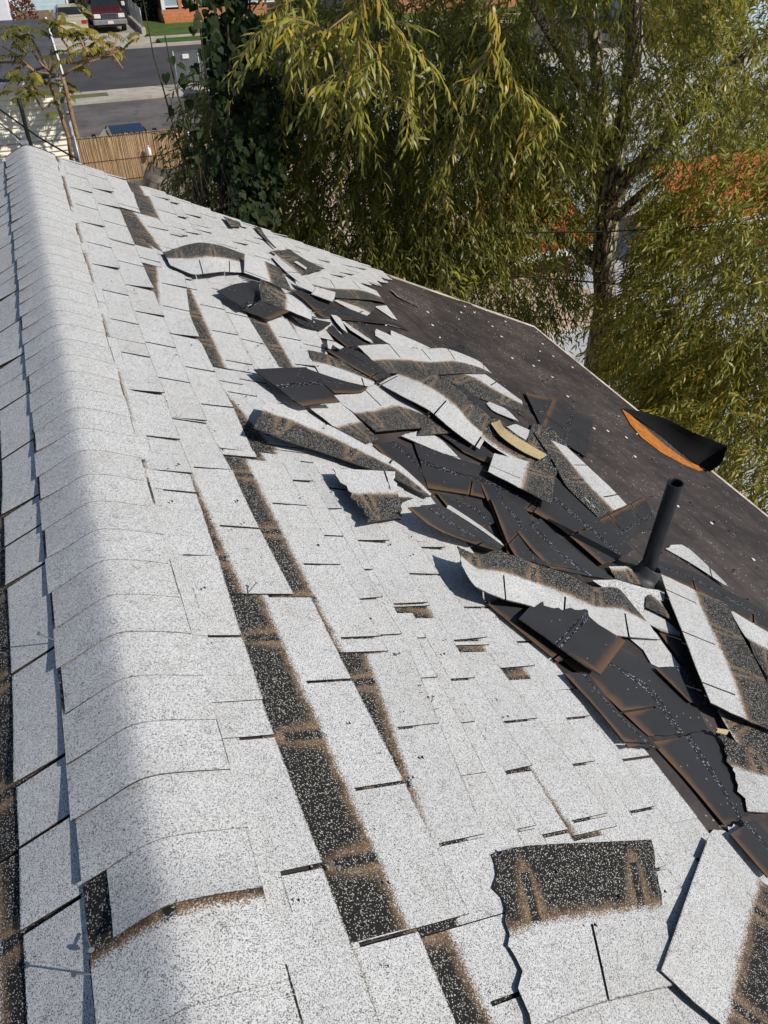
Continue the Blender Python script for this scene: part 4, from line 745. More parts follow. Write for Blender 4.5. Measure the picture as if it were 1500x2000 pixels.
# ------------------------------------------------------------------ vehicles
def disk_bm(bm, c, r, w, n=18, mi=0):
    A = []; B = []
    for q in range(n):
        a = 2*math.pi*q/n; A.append(bm.verts.new((c[0]-w/2, c[1]+r*math.cos(a), c[2]+r*math.sin(a)))); B.append(bm.verts.new((c[0]+w/2, c[1]+r*math.cos(a), c[2]+r*math.sin(a))))
    fs = [bm.faces.new(A), bm.faces.new(B[::-1])]
    for q in range(n): fs.append(bm.faces.new((A[q], B[q], B[(q+1) % n], A[(q+1) % n])))
    for f in fs: f.material_index = mi
def wheel(root, x, y, z, r, w):
    bm = bmesh.new(); disk_bm(bm, (x, y, z), r, w); bmesh.ops.bevel(bm, geom=bm.edges[:], offset=.02, segments=1, affect='EDGES'); o = from_bm('wheel', bm, M['tyre'], root)
    bm = bmesh.new(); disk_bm(bm, (x, y, z), r*.58, w+.015); from_bm('rim', bm, M['chrome'], o)
def loft(name, secs, mat, root, **kw):
    """secs: list of (y, [(x, z) ...]) rings with equal counts -> closed skin"""
    V = [(x, y, z) for y, ring in secs for x, z in ring]; n = len(secs[0][1]); Fc = []
    for i in range(len(secs)-1):
        for k in range(n): Fc.append((i*n+k, i*n+(k+1) % n, (i+1)*n+(k+1) % n, (i+1)*n+k))
    Fc.append(tuple(range(n))[::-1]); e = (len(secs)-1)*n; Fc.append(tuple(range(e, e+n)))
    o = mesh_obj(name, V, Fc, mat, root, **kw)
    bm = bmesh.new(); bm.from_mesh(o.data); bmesh.ops.recalc_face_normals(bm, faces=bm.faces[:]); bm.to_mesh(o.data); bm.free(); return o
def rring(cx, hw, z0, z1, r=.10, top=None):
    tw = top if top is not None else hw
    return [(cx-hw+r*.6, z0), (cx+hw-r*.6, z0), (cx+hw, z0+r), (cx+(hw+tw)/2+.01, (z0+z1)/2), (cx+tw, z1-r), (cx+tw-r, z1), (cx-tw+r, z1), (cx-tw, z1-r), (cx-(hw+tw)/2-.01, (z0+z1)/2), (cx-hw, z0+r)]
# maroon pickup, nose toward the street
px_, py_ = 5.42, 55.2; g = .095
truck = empty('pickup_truck', (px_, py_+2.6, g), 'maroon pickup truck parked nose out on the concrete driveway', 'pickup truck')
loft('body', [(py_+.10, rring(px_, .90, g+.50, g+1.02, .08)), (py_+.35, rring(px_, .96, g+.42, g+1.10, .12)), (py_+1.5, rring(px_, .98, g+.40, g+1.16, .10)), (py_+3.3, rring(px_, .98, g+.40, g+1.18, .08)), (py_+5.4, rring(px_, .96, g+.45, g+1.16, .06))], M['maroonpaint'], truck)
loft('cab', [(py_+1.35, rring(px_, .90, g+1.05, g+1.20, .04, .86)), (py_+2.05, rring(px_, .90, g+1.05, g+1.78, .10, .72)), (py_+3.0, rring(px_, .90, g+1.05, g+1.82, .10, .72)), (py_+3.5, rring(px_, .90, g+1.05, g+1.45, .08, .78))], M['maroonpaint'], truck)
mesh_obj('windscreen', [(px_-.80, py_+1.38, g+1.235), (px_+.80, py_+1.38, g+1.235), (px_+.66, py_+1.98, g+1.745), (px_-.66, py_+1.98, g+1.745)], [(0, 1, 2, 3)], M['autoglass'], truck)
for sx in (-1, 1): mesh_obj('side_window', [(px_+sx*.895, py_+1.7, g+1.30), (px_+sx*.895, py_+2.9, g+1.30), (px_+sx*.775, py_+2.8, g+1.72), (px_+sx*.79, py_+2.1, g+1.66)], [(0, 1, 2, 3)], M['autoglass'], truck)
box('grille', px_-.46, px_+.46, py_+.05, py_+.16, g+.76, g+1.02, M['chrome'], truck, .025)
for i in range(3): box('grille_slot', px_-.40, px_+.40, py_+.042, py_+.06, g+.80+i*.07, g+.84+i*.07, M['tyre'], truck)
for sx in (-1, 1):
    box('headlight', px_+sx*.70-.19, px_+sx*.70+.19, py_+.06, py_+.30, g+.78, g+1.0, M['lamp'], truck, .03)
    box('mirror', px_+sx*1.10-.10, px_+sx*1.10+.10, py_+1.60, py_+1.72, g+1.20, g+1.42, M['lamp'] if sx > 0 else M['tyre'], truck, .03)
    for yy in (py_+.95, py_+4.3): wheel(truck, px_+sx*.82, yy, g+.37, .37, .25)
box('bumper', px_-.98, px_+.98, py_-.06, py_+.20, g+.46, g+.72, M['bumper'], truck, .05)
box('air_dam', px_-.80, px_+.80, py_+.02, py_+.2, g+.34, g+.46, M['tyre'], truck, .02)
box('license_plate', px_-.16, px_+.16, py_-.075, py_-.055, g+.50, g+.66, M['plate'], truck)
def sedan(cx, y0, g, mat, label, rear=True):
    """nearest end at y0 is the tail"""
    t = empty('parked_car', (cx, y0+2.2, g), label, 'car')
    loft('body', [(y0+.02, rring(cx, .80, g+.35, g+.86, .08)), (y0+.25, rring(cx, .86, g+.28, g+.96, .10)), (y0+1.1, rring(cx, .88, g+.24, g+.98, .10)), (y0+3.2, rring(cx, .88, g+.24, g+.92, .10)), (y0+4.2, rring(cx, .84, g+.28, g+.80, .10)), (y0+4.55, rring(cx, .74, g+.36, g+.66, .08))], mat, t)
    loft('cabin', [(y0+.75, rring(cx, .78, g+.88, g+1.0, .04, .74)), (y0+1.45, rring(cx, .78, g+.88, g+1.38, .08, .58)), (y0+2.35, rring(cx, .78, g+.88, g+1.42, .08, .58)), (y0+3.35, rring(cx, .78, g+.86, g+.98, .04, .72))], mat, t)
    mesh_obj('rear_window', [(cx-.68, y0+.80, g+1.04), (cx+.68, y0+.80, g+1.04), (cx+.54, y0+1.39, g+1.36), (cx-.54, y0+1.39, g+1.36)], [(0, 1, 2, 3)], M['autoglass'], t)
    mesh_obj('windscreen', [(cx-.66, y0+3.28, g+1.04), (cx-.54, y0+2.43, g+1.40), (cx+.54, y0+2.43, g+1.40), (cx+.66, y0+3.28, g+1.04)], [(0, 1, 2, 3)], M['autoglass'], t)
    for sx in (-1, 1):
        mesh_obj('side_window', [(cx+sx*.79, y0+1.2, g+1.02), (cx+sx*.79, y0+2.9, g+1.02), (cx+sx*.62, y0+2.35, g+1.36), (cx+sx*.62, y0+1.55, g+1.34)], [(0, 1, 2, 3)], M['autoglass'], t)
        box('tail_light', cx+sx*.68-.15, cx+sx*.68+.15, y0-.01, y0+.24, g+.66, g+.84, M['redlamp'], t, .03)
        box('mirror', cx+sx*.97-.07, cx+sx*.97+.07, y0+2.75, y0+2.87, g+.98, g+1.12, mat, t, .03)
        for yy in (y0+.95, y0+3.6): wheel(t, cx+sx*.76, yy, g+.30, .30, .20)
    box('bumper', cx-.84, cx+.84, y0-.08, y0+.20, g+.32, g+.56, mat, t, .06)
    box('license_plate', cx-.17, cx+.17, y0-.012, y0+.03, g+.62, g+.76, M['plate'], t)
    return t
sedan(3.2, 54.6, .095, M['goldpaint'], 'pale gold car parked tail out beside the maroon pickup')
sedan(2.5, 24.75, .02, M['bluepaint'], 'dark blue car whose roof shows over the reed fence')
tr = empty('camper_trailer', (-1.3, 60, .1), 'white trailer standing beside the rusty red bush across the street', 'trailer')
box('body', -2.9, .05, 57.5, 63, .65, 2.6, M['whitepaint'], tr, .15)
box('window', -1.6, -.5, 57.47, 57.5, 1.5, 2.1, M['autoglass'], tr)
for sx in (-2.2, -.6): wheel(tr, sx, 59.8, .42, .34, .22)

# ------------------------------------------------------------------ houses across the street
bh = empty('blue_house', (2, 61.700, 0), 'pale blue house with brown base across the street', 'house')
box('base', .25, 3.48, 59.650, 65.700, -.1, .95, M['taupe'], bh)
for i in range(14): box('siding_board', .27, 3.40, 59.655-.02*(i % 1), 59.690, .955+i*.2, 1.150+i*.2, M['blue_siding'], bh)
box('wall', .27, 3.40, 59.695, 65.700, .95, 3.75, M['blue_siding'], bh)
box('corner_trim', 3.405, 3.53, 59.600, 59.730, .95, 3.75, M['white'], bh); box('corner_trim', .10, .262, 59.600, 59.730, .0, 3.75, M['white'], bh)
V = [(-.3, 59.200, 3.75), (3.9, 59.200, 3.75), (3.9, 62.700, 5.3), (-.3, 62.700, 5.3), (-.3, 66.200, 3.75), (3.9, 66.200, 3.75)]; mesh_obj('roof', V, [(0, 1, 2, 3), (3, 2, 5, 4), (1, 5, 2), (0, 3, 4)], M['roofgrey'], bh)
box('window', 1.3, 2.5, 59.620, 59.660, 1.9, 3.0, M['white'], bh)
sh = empty('garden_shed', (4.9, 66, .1), 'tan shed wall in shade behind the pickup', 'shed')
box('wall', 4.25, 5.3, 64, 68, .1, 2.3, M['taupe'], sh); box('door', 4.45, 5.1, 63.96, 64, .1, 2.0, M['darkwood'], sh)
V = [(4.1, 63.7, 2.25), (5.45, 63.7, 2.25), (5.45, 68.2, 2.7), (4.1, 68.2, 2.7)]; mesh_obj('roof', V+[(x, y, z+.06) for x, y, z in V], [(3, 2, 1, 0), (4, 5, 6, 7), (0, 1, 5, 4), (1, 2, 6, 5), (2, 3, 7, 6), (3, 0, 4, 7)], M['roofgrey'], sh)
br = empty('brick_house', (12, 62, .1), 'orange brick house with glazed porch above the green lawn', 'house')
box('wall', 9.0, 18, 60.2, 68, .1, 3.6, M['darkwood'], br)
box('porch_base', 9.0, 16, 58.25, 60.2, .1, .78, M['brick'], br)
for i in range(3): box('step', 9.02, 11.9, 57.75+i*.16, 58.245, .10+i*.16, .255+i*.16, M['orangewood'], br)
for i in range(7):
    x = 9.05+i*1.08; box('post', x, x+.22, 58.3, 58.5, .785, 3.3, M['white'] if i == 0 else M['orangewood'], br)
    w = box('window', x+.225, x+1.075, 58.36, 58.42, .90, 3.0, M['glass'], br)
    box('frame', x+.24, x+1.06, 58.33, 58.355, .90, .98, M['white'], w)
box('porch_side', 9.0, 9.04, 58.55, 60.15, .785, 3.3, M['darkwood'], br)
V = [(8.7, 57.9, 3.35), (18.3, 57.9, 3.35), (18.3, 64, 5.4), (8.7, 64, 5.4), (8.7, 68.4, 3.4), (18.3, 68.4, 3.4)]; mesh_obj('roof', V, [(0, 1, 2, 3), (3, 2, 5, 4), (1, 5, 2), (0, 3, 4)], M['roofgrey'], br)
# far houses glimpsed through the leaves
def far_house(x0, x1, y0, y1, h, mat, label, base=None):
    t = empty('far_house', ((x0+x1)/2, (y0+y1)/2, 0), label, 'house')
    box('wall', x0, x1, y0, y1, -.1, h, mat, t)
    if base: box('base', x0-.03, x1+.03, y0-.05, y0-.003, -.1, 1.1, base, t)
    n = max(2, int((x1-x0)/3))
    for i in range(n):
        cx = x0+(x1-x0)*(i+.5)/n; w = box('window', cx-.6, cx+.6, y0-.06, y0-.004, 1.3, 2.4, M['glass'], t); box('frame', cx-.68, cx+.68, y0-.08, y0-.065, 1.2, 1.28, M['white'], w)
    V = [(x0-.4, y0-.5, h), (x1+.4, y0-.5, h), (x1+.4, (y0+y1)/2, h+1.8), (x0-.4, (y0+y1)/2, h+1.8), (x0-.4, y1+.5, h), (x1+.4, y1+.5, h)]; mesh_obj('roof', V, [(0, 1, 2, 3), (3, 2, 5, 4), (1, 5, 2), (0, 3, 4)], M['roofgrey'], t)
    return t
far_house(21, 34, 56, 66, 3.2, M['white'], 'white house across the street glimpsed through willow leaves', M['brick'])
far_house(38, 54, 40, 50, 4.2, M['blue_siding'], 'blue grey house glimpsed at the willow top beyond the yard')
mesh_obj('hill', [(-220, 150, -1), (260, 150, -1), (260, 420, 60), (-220, 420, 60)], [(0, 1, 2, 3)], M['earth'], kind='structure')

# ------------------------------------------------------------------ chain-link fences and low wall
def chain_fence(a, b, zb, zt, n, label, x_mesh=True):
    t = empty('chain_link_fence', ((a[0]+b[0])/2, (a[1]+b[1])/2, zb), label, 'fence')
    A = Vector((a[0], a[1], 0)); B = Vector((b[0], b[1], 0))
    for i in range(n+1):
        p = A+(B-A)*i/n; tube('post', [(p.x, p.y, zb), (p.x, p.y, zt+.05)], .03, M['galv'], t, 8)
    tube('rail', [(A.x, A.y, zt), (B.x, B.y, zt)], .022, M['galv'], t, 6)
    V = []; Fc = []; L = (B-A).length; H = zt-zb; k = int((L+H)/.085)
    for i in range(k):
        for sgn in (1, -1):
            u = i*.085; p0, p1 = (u, 0), (u-H, H)
            if p1[0] < 0: p1 = (0, u)
            if p0[0] > L: p0 = (L, u-L)
            if sgn < 0: p0, p1 = (L-p0[0], p0[1]), (L-p1[0], p1[1])
            d = (B-A)/L; q0 = A+d*p0[0]; q1 = A+d*p1[0]
            V, Fc = tube_data([(q0.x, q0.y, zb+p0[1]), (q1.x, q1.y, zb+p1[1])], .004, 3, V, Fc)
    mesh_obj('wire_mesh', V, Fc, M['galv'], t, kind='stuff'); return t
chain_fence((7.16, 54.5), (7.22, 63.4), .42, 1.35, 5, 'grey chain link fence on a kerb between driveway and lawn')
lw = box('kerb_wall', 7.03, 7.28, 54.3, 63.6, .0, .40, M['concrete'], None, .02, label='low concrete kerb wall under the chain link fence', cat='low wall')
chain_fence((6.2, 38.6), (9.4, 38.35), .1, 1.5, 3, 'grey chain link gate panel near the pavement behind heart shaped leaves')
t = empty('sign', (6.72, 38.5, 1.3), 'tiny white sign hung on the chain link gate', 'sign'); box('plate', 6.58, 6.86, 38.49, 38.515, 1.25, 1.42, M['white'], t)
# plank fence running away from the reed fence
pf = empty('plank_fence', (8.0, 31, 0), 'orange brown plank fence between the asphalt lot and the willow', 'fence')
for i in range(60):
    y = 24.8+i*.205; box('plank', 7.72+.02*(i % 2), 7.745+.02*(i % 2), y, y+.195, .02, 1.75+rnd(-.03, .03), M['orangewood'], pf)
for y in (25.5, 29, 32.5, 36): box('post', 7.78, 7.88, y, y+.1, 0, 1.7, M['wood'], pf)
# reed fence
rf = empty('reed_fence', (2.8, 24.35, .4), 'tan split reed fence panel lashed along a wire', 'fence')
V = []; Fc = []
for i in range(520):
    x = .86+(7.6-.86)*(i+rnd(-.4, .4))/520; z1 = 1.80+rnd(-.02, .035); y = 24.36+rnd(-.012, .012); w = rnd(.006, .011); dx = rnd(-.02, .02); k = len(V)
    for (zz, xx) in ((.36, x), (z1, x+dx)): V += [(xx-w, y, zz), (xx, y-w, zz), (xx+w, y, zz)]
    Fc += [(k, k+1, k+4, k+3), (k+1, k+2, k+5, k+4)]
mesh_obj('reeds', V, Fc, M['reed'], rf, kind='stuff')
box('backing', .86, 7.6, 24.385, 24.40, .36, 1.74, M['reed'], rf)
for zz in (1.79, 1.15, .6): tube('wire', [(.86, 24.335, zz), (7.6, 24.335, zz)], .006, M['stem'], rf, 5)
for x in (.84, 4.02, 7.6): tube('post', [(x, 24.31, .3), (x, 24.31, 1.9 if x < 4 else 1.82)], .035, M['galv'], rf, 8)
wf = empty('wire_fence', (-3, 24.35, .3), 'thin wire fence continuing from the reed panel past the cream house', 'fence')
for zz in (1.83, 1.2, .6): tube('wire', [(-9, 24.35, zz), (.80, 24.35, zz)], .010 if zz > 1.5 else .004, M['stem'], wf, 5)
for x in (-9, -6.2, -3.4): tube('post', [(x, 24.35, -.05), (x, 24.35, 1.85)], .03, M['galv'], wf, 8)
jx, jy, jz = (2.792, 24.250, 1.342)
jug = empty('plastic_jug', (jx, jy, jz-.1), 'clear white plastic bottle hanging on the reed fence', 'bottle')
def lathe(name, c, prof, mat, parent, n=14):
    V = []; Fc = []
    for r, z in prof:
        for q in range(n): a = 2*math.pi*q/n; V.append((c[0]+r*math.cos(a), c[1]+r*math.sin(a), c[2]+z))
    for i in range(len(prof)-1):
        for q in range(n): Fc.append((i*n+q, i*n+(q+1) % n, (i+1)*n+(q+1) % n, (i+1)*n+q))
    Fc.append(tuple(range(n))[::-1]); e = (len(prof)-1)*n; Fc.append(tuple(range(e, e+n)))
    return mesh_obj(name, V, Fc, mat, parent, smooth=True)
lathe('bottle', (jx, jy-.06, jz-.14), [(.05, 0), (.062, .02), (.062, .17), (.03, .23), (.02, .25)], M['plastic'], jug); lathe('cap', (jx, jy-.06, jz+.112), [(.022, 0), (.022, .025)], M['white'], jug)

# ------------------------------------------------------------------ cream house with gutter and downspout
ch = empty('cream_house', (-3, 29, 0), 'cream sided house with white gutter and downspout beyond the ridge', 'house')
for i in range(19): 
    z = -.0+i*.15; bm = bmesh.new(); bm_prism(bm, [(27.0, z), (26.955, z+.002), (26.950, z+.022), (26.990, z+.138), (27.0, z+.138)], 'x', -8.0, .83); from_bm('siding_board', bm, M['siding'], ch)
box('wall', -8.0, .93, 27.002, 33, -.05, 2.86, M['siding'], ch)
box('corner_trim', .832, .945, 26.96, 27.08, -.05, 2.80, M['white'], ch)
bm = bmesh.new(); bm_prism(bm, [(26.70, 2.90), (26.68, 2.80), (26.72, 2.74), (26.82, 2.74), (26.82, 2.90), (26.80, 2.90), (26.79, 2.77), (26.73, 2.77), (26.72, 2.90)], 'x', -8.2, 1.02); from_bm('gutter', bm, M['white'], ch)
box('soffit', -8.1, .96, 26.83, 26.998, 2.72, 2.76, M['white'], ch)
tube('downspout', [(.93, 26.76, 2.74), (.93, 26.78, 2.62), (.925, 26.9, 2.45), (.92, 26.9, .1)], .055, M['white'], ch, 4, False)
for z in (1.9, .8): box('strap', .85, 1.0, 26.84, 26.86, z, z+.05, M['galv'], ch)
V = [(-8.3, 26.8, 2.93), (1.03, 26.8, 2.93), (1.03, 29.6, 4.05), (-8.3, 29.6, 4.05), (-8.3, 32.6, 2.93), (1.03, 32.6, 2.93)]
mesh_obj('roof', V, [(0, 1, 2, 3), (3, 2, 5, 4)], M['roofgrey'], ch)
for a, b in (((26.78, 2.90), (29.6, 4.03)), ((29.6, 4.03), (32.62, 2.90))):
    bm = bmesh.new(); bm_prism(bm, [(a[0], a[1]), (b[0], b[1]), (b[0], b[1]+.05), (a[0], a[1]+.05)], 'x', 1.03, 1.08); from_bm('rake_trim', bm, M['white'], ch)
bm = bmesh.new(); bm_prism(bm, [(27.01, 2.86), (32.4, 2.86), (29.6, 3.98)], 'x', -8.0, .94); from_bm('gable_wall', bm, M['siding'], ch)
# service mast at the far gable of the near house
mx, my, mz = (0.018, 5.750, 6.175)
ms = empty('service_mast', (mx, 5.75, mz-1.2), 'black service mast rising at the far end of the ridge', 'mast')
tube('pole', [(mx, 5.75, mz-1.2), (0.027, 5.750, 6.248), (0.034, 5.750, 6.367), (0.033, 5.750, 6.435)], .013, M['cable'], ms, 8)
box('meter_box', mx-.055, mx-.0, 5.70, 5.76, mz-.06, mz+.02, M['galv'], ms, .008); tube('bracket', [(-0.022, 5.700, 6.176), (-0.056, 5.700, 6.228)], .005, M['galv'], ms)
def cable(pts, r, label, group=None, n=12):
    P = [Vector(p) for p in pts]; Q = []
    for i in range(len(P)-1):
        for k in range(n): Q.append(P[i]+(P[i+1]-P[i])*k/n)
    Q.append(P[-1]); a, b = P[0], P[-1]
    V, Fc = tube_data(Q, r, 6); o = mesh_obj('cable', V, Fc, M['cable'], None, smooth=True, label=label, cat='cable', group=group); return o
cable([(-0.267, 6.400, 6.404), (-0.111, 6.200, 6.292), (0.084, 6.000, 6.146), (0.292, 5.750, 6.042)], .006, 'thin cable dropping past the cream siding to the white roof edge')
cable([(-0.303, 6.400, 6.297), (-0.137, 6.200, 6.208), (-0.010, 5.800, 6.169)], .004, 'thinner cable ending at the service mast box')

# ------------------------------------------------------------------ foliage builders
def leaf_cloud(name, P, D, N, Ln, Wd, tint, mat, parent, kind='stuff', curl=.18):
    P = np.asarray(P, float); n = len(P)
    D = D/np.linalg.norm(D, axis=1, keepdims=True); B = np.cross(D, N); B /= np.maximum(np.linalg.norm(B, axis=1, keepdims=True), 1e-6); Nn = np.cross(B, D)
    Ln = Ln[:, None]; Wd = Wd[:, None]
    f = [(0, 0, 0), (.33, .5, .04), (.33, -.5, .04), (.68, .40, -.0), (.68, -.40, -.0), (1, 0, -.9)]
    V = np.empty((n, 6, 3))
    for i, (a, b, c) in enumerate(f): V[:, i] = P+D*Ln*a+B*Wd*b+Nn*(Ln*curl*c*.55+Wd*abs(b)*.35)
    off = np.array(world_loc(parent)) if parent is not None else np.zeros(3); V = (V-off).reshape(-1, 3)
    me = bpy.data.meshes.new(name); me.vertices.add(n*6); me.vertices.foreach_set('co', V.ravel())
    base = (np.arange(n)*6)[:, None]; loops = (base+np.array([0, 1, 2, 1, 3, 4, 2, 3, 5, 4])).ravel()
    me.loops.add(n*10); me.loops.foreach_set('vertex_index', loops.astype(np.int32))
    st_ = (np.arange(n)[:, None]*10+np.array([0, 3, 7])).ravel(); me.polygons.add(n*3); me.polygons.foreach_set('loop_start', st_.astype(np.int32))
    me.polygons.foreach_set('loop_total', np.tile([3, 4, 3], n).astype(np.int32))
    at = me.attributes.new('tint', 'FLOAT', 'POINT'); at.data.foreach_set('value', np.repeat(tint, 6).astype(np.float32))
    me.materials.append(mat); me.update(calc_edges=True); me.validate()
    return link(bpy.data.objects.new(name, me), parent, kind=kind)
def unit(a): return a/np.maximum(np.linalg.norm(a, axis=-1, keepdims=True), 1e-9)
def sample_ell(c, r, n, shell=.45):
    d = unit(rng.normal(size=(n, 3))); q = rng.random(n)**(1/3.); q = shell+(1-shell)*q if shell else q
    return np.array(c)+d*np.array(r)*q[:, None], d
SN = np.array(SUND)
def clear_of_roof(P):
    """drop leaves that would touch or shade the open roof"""
    x, y, z = P.T; keep = ~((x < 4.25) & (y < 5.75) & (z < ZR-np.abs(x)*.5+.35))
    for k in np.linspace(.2, 9, 60):
        q = P-SN*k; hit = (q[:, 0] < 4.1) & (q[:, 0] > -4) & (q[:, 1] < 5.6) & (q[:, 1] > -3) & (np.abs(q[:, 2]-(ZR-np.abs(q[:, 0])*.5)) < .12); keep &= ~hit
    return keep
def twig_set(starts, outs, lens, droop, per, leafL, leafW, tint0, spread=.65):
    n = len(starts); m = per
    f = (np.arange(m)+.5)/m; f = np.tile(f, (n, 1))+rng.uniform(-.3, .3, (n, m))/m
    dn = np.array([0, 0, -1.0]); T0 = unit(outs)
    pts = starts[:, None, :]+T0[:, None, :]*(lens[:, None]*f)[..., None]+dn*(droop[:, None]*lens[:, None]*f**2)[..., None]
    tan = unit(T0[:, None, :]+dn*(2*droop[:, None]*f)[..., None])
    sd = unit(np.cross(tan, rng.normal(size=(n, 1, 3))*.6+np.array([.2, .1, 1]))); sg = np.where(np.arange(m) % 2 == 0, 1., -1.)[None, :, None]
    D = unit(tan*.75+sd*sg*spread+dn*.35+rng.normal(size=(n, m, 3))*.22)
    N = unit(np.array([0, 0, 1.0])+rng.normal(size=(n, m, 3))*.7+SN*.35)
    L = leafL*rng.uniform(.6, 1.2, (n, m)); Wd = leafW*rng.uniform(.75, 1.2, (n, m)); t = np.clip(tint0[:, None]+rng.normal(0, .17, (n, m)), 0, 1)
    tw = [(starts[i], starts[i]+T0[i]*lens[i]*.5+dn*droop[i]*lens[i]*.25, starts[i]+T0[i]*lens[i]+dn*droop[i]*lens[i]) for i in range(n)]
    return pts.reshape(-1, 3), D.reshape(-1, 3), N.reshape(-1, 3), L.ravel(), Wd.ravel(), t.ravel(), tw
def twig_mesh(name, tws, r, mat, parent):
    V = []; Fc = []
    for tw in tws: V, Fc = tube_data(tw, [r, r*.75, r*.4], 3, V, Fc)
    return mesh_obj(name, V, Fc, mat, parent, kind='stuff')

# ------------------------------------------------------------------ the willow over the gable end
tp = lambda *a: a
wil = empty('willow_tree', (7.25, 8.2, 0), 'big willow tree with drooping olive leaves beyond the roof corner', 'tree')
tube('trunk', [(7.35, 8.25, -.05), (7.2, 8.2, 1.2), (7.020, 8.100, 2.790), (6.736, 8.000, 3.553), (6.687, 8.000, 4.042), (6.673, 8.050, 4.387)], [.24, .19, .155, .150, .165, .155], M['bark'], wil, 14)
tube('limb', [(6.664, 8.030, 4.233), (6.548, 8.100, 4.669), (6.477, 8.300, 5.392), (6.367, 8.500, 6.113), (6.253, 8.800, 6.956)], [.15, .11, .085, .075, .05], M['bark'], wil, 10)
tube('limb', [(6.673, 8.030, 4.329), (6.598, 8.000, 4.871), (6.562, 7.900, 5.463), (6.504, 7.900, 6.035), (6.335, 8.000, 6.994)], [.13, .105, .10, .10, .07], M['bark'], wil, 10)
tube('limb', [(6.656, 8.000, 4.308), (6.702, 7.800, 4.641), (6.901, 7.500, 5.133), (7.172, 7.200, 5.753), (7.647, 7.000, 6.235)], [.11, .09, .085, .08, .06], M['bark'], wil, 10)
tube('limb', [(6.704, 7.980, 3.979), (6.813, 7.700, 4.378), (6.812, 7.200, 4.878)], [.07, .055, .03], M['bark'], wil, 8)
tube('limb', [(6.500, 8.100, 4.675), (5.993, 8.000, 5.595), (5.196, 7.500, 6.302), (4.488, 7.000, 6.975)], [.08, .06, .05, .035], M['bark'], wil, 8)
tube('limb', [(6.718, 8.000, 3.412), (6.268, 8.200, 3.762), (5.705, 8.500, 3.946), (4.711, 8.800, 3.917), (4.131, 9.000, 3.795)], [.10, .075, .06, .05, .03], M['bark'], wil, 8)
tube('limb', [(5.993, 8.000, 5.595), (4.057, 6.600, 6.908), (2.788, 5.400, 7.299), (2.070, 5.000, 7.089)], [.05, .04, .03, .016], M['bark'], wil, 8)
CR = [  # tints run darker on the shaded side, brighter toward the sun
    ((3.1, 8.1, 4.7), (.8, .8, 1.2), 360, .30, 1.0),
    ((4.6, 6.0, 8.0), (1.5, .9, .6), 420, .5, 1.0),  # centre, radii, twigs, tint, leaf scale; this unseen cluster is added for shade
    ((3.6, 8.3, 5.0), (2.3, 1.3, 1.6), 1250, .30, 1.0),
    ((5.3, 8.6, 4.1), (1.6, 1.4, 1.7), 800, .30, 1.0),
    ((4.6, 7.6, 6.3), (2.4, 1.6, 1.0), 430, .45, 1.0),
    ((7.4, 8.8, 6.2), (2.6, 1.8, 1.8), 520, .42, 1.0),
    ((8.4, 7.2, 4.8), (2.4, 1.6, 1.7), 720, .50, 1.0),
    ((7.3, 5.6, 3.9), (1.9, 1.7, 1.5), 900, .58, 1.0),
    ((6.6, 4.2, 3.1), (1.5, 1.4, 1.0), 620, .62, 1.0),
    ((7.6, 3.0, 3.1), (1.9, 1.3, 1.2), 450, .60, 1.0),
    ((4.2, 7.8, 8.6), (2.4, 1.8, .9), 450, .5, 1.0),
    ((6.0, 5.8, 8.1), (1.7, 1.2, .8), 520, .5, 1.0),  # out-of-view cluster added to shade the leaves below it
    ((7.0, 6.6, 2.75), (.75, .6, .45), 260, .62, 1.0)]
PP = []; tws = []
for c, r, nt_, tint, sc in CR:
    nt_ = int(nt_*2.3)
    p, d = sample_ell(c, r, nt_); out = unit(d*np.array([1, 1, .35])+rng.normal(size=p.shape)*.5+np.array([0, 0, -.25]))
    a = twig_set(p, out, rng.uniform(.28, .62, nt_), rng.uniform(.2, .9, nt_), 17, .112*sc, .0195*sc, np.clip(rng.normal(tint, .16, nt_), 0, 1)); PP.append(a[:6]); tws += a[6]
PP = [np.concatenate([a[i] for a in PP]) for i in range(6)]
# the crown is open in front of the trunk and thin along the big limbs
ta_ = np.array([7.0, 8.05]); ax_ = (ta_-np.array([CAM.x, CAM.y])); ax_ /= np.linalg.norm(ax_)
rel = PP[0][:, :2]-np.array([CAM.x, CAM.y]); lon = rel@ax_; lat = rel@np.array([ax_[1], -ax_[0]])
lim_ = .28*lon/10.6; frac = np.where(np.abs(lat+.12*lon/10.6) < lim_, 1.0, 0.0)*(lon < 10.7)*(lon > 4)
elev = (PP[0][:, 2]-CAM.z)/lon
gap = frac*np.where((elev < -.27) & (elev > -.435), .93, np.where((elev > -.27), .55, .0))
keepg = rng.random(len(gap)) > gap; PP = [a[keepg] for a in PP]
for z_ in (2.9, 3.3, 3.7, 4.1):
    q_ = PP[0]-np.array([6.85, 8.0, z_]); kk_ = q_@SN; dd_ = np.linalg.norm(q_-kk_[:, None]*SN, axis=1); sel = ~((dd_ < .30) & (kk_ > .2) & (rng.random(len(kk_)) < .85)); PP = [a[sel] for a in PP]
kp = clear_of_roof(PP[0]); PP = [a[kp] for a in PP]
leaf_cloud('crown', PP[0], PP[1], PP[2], PP[3], PP[4], PP[5], M['willow'], wil)
tk = clear_of_roof(np.array([t_[2] for t_ in tws])); twig_mesh('twigs', [t_ for t_, k_ in zip(tws, tk) if k_][::2], .0035, M['twig'], wil)
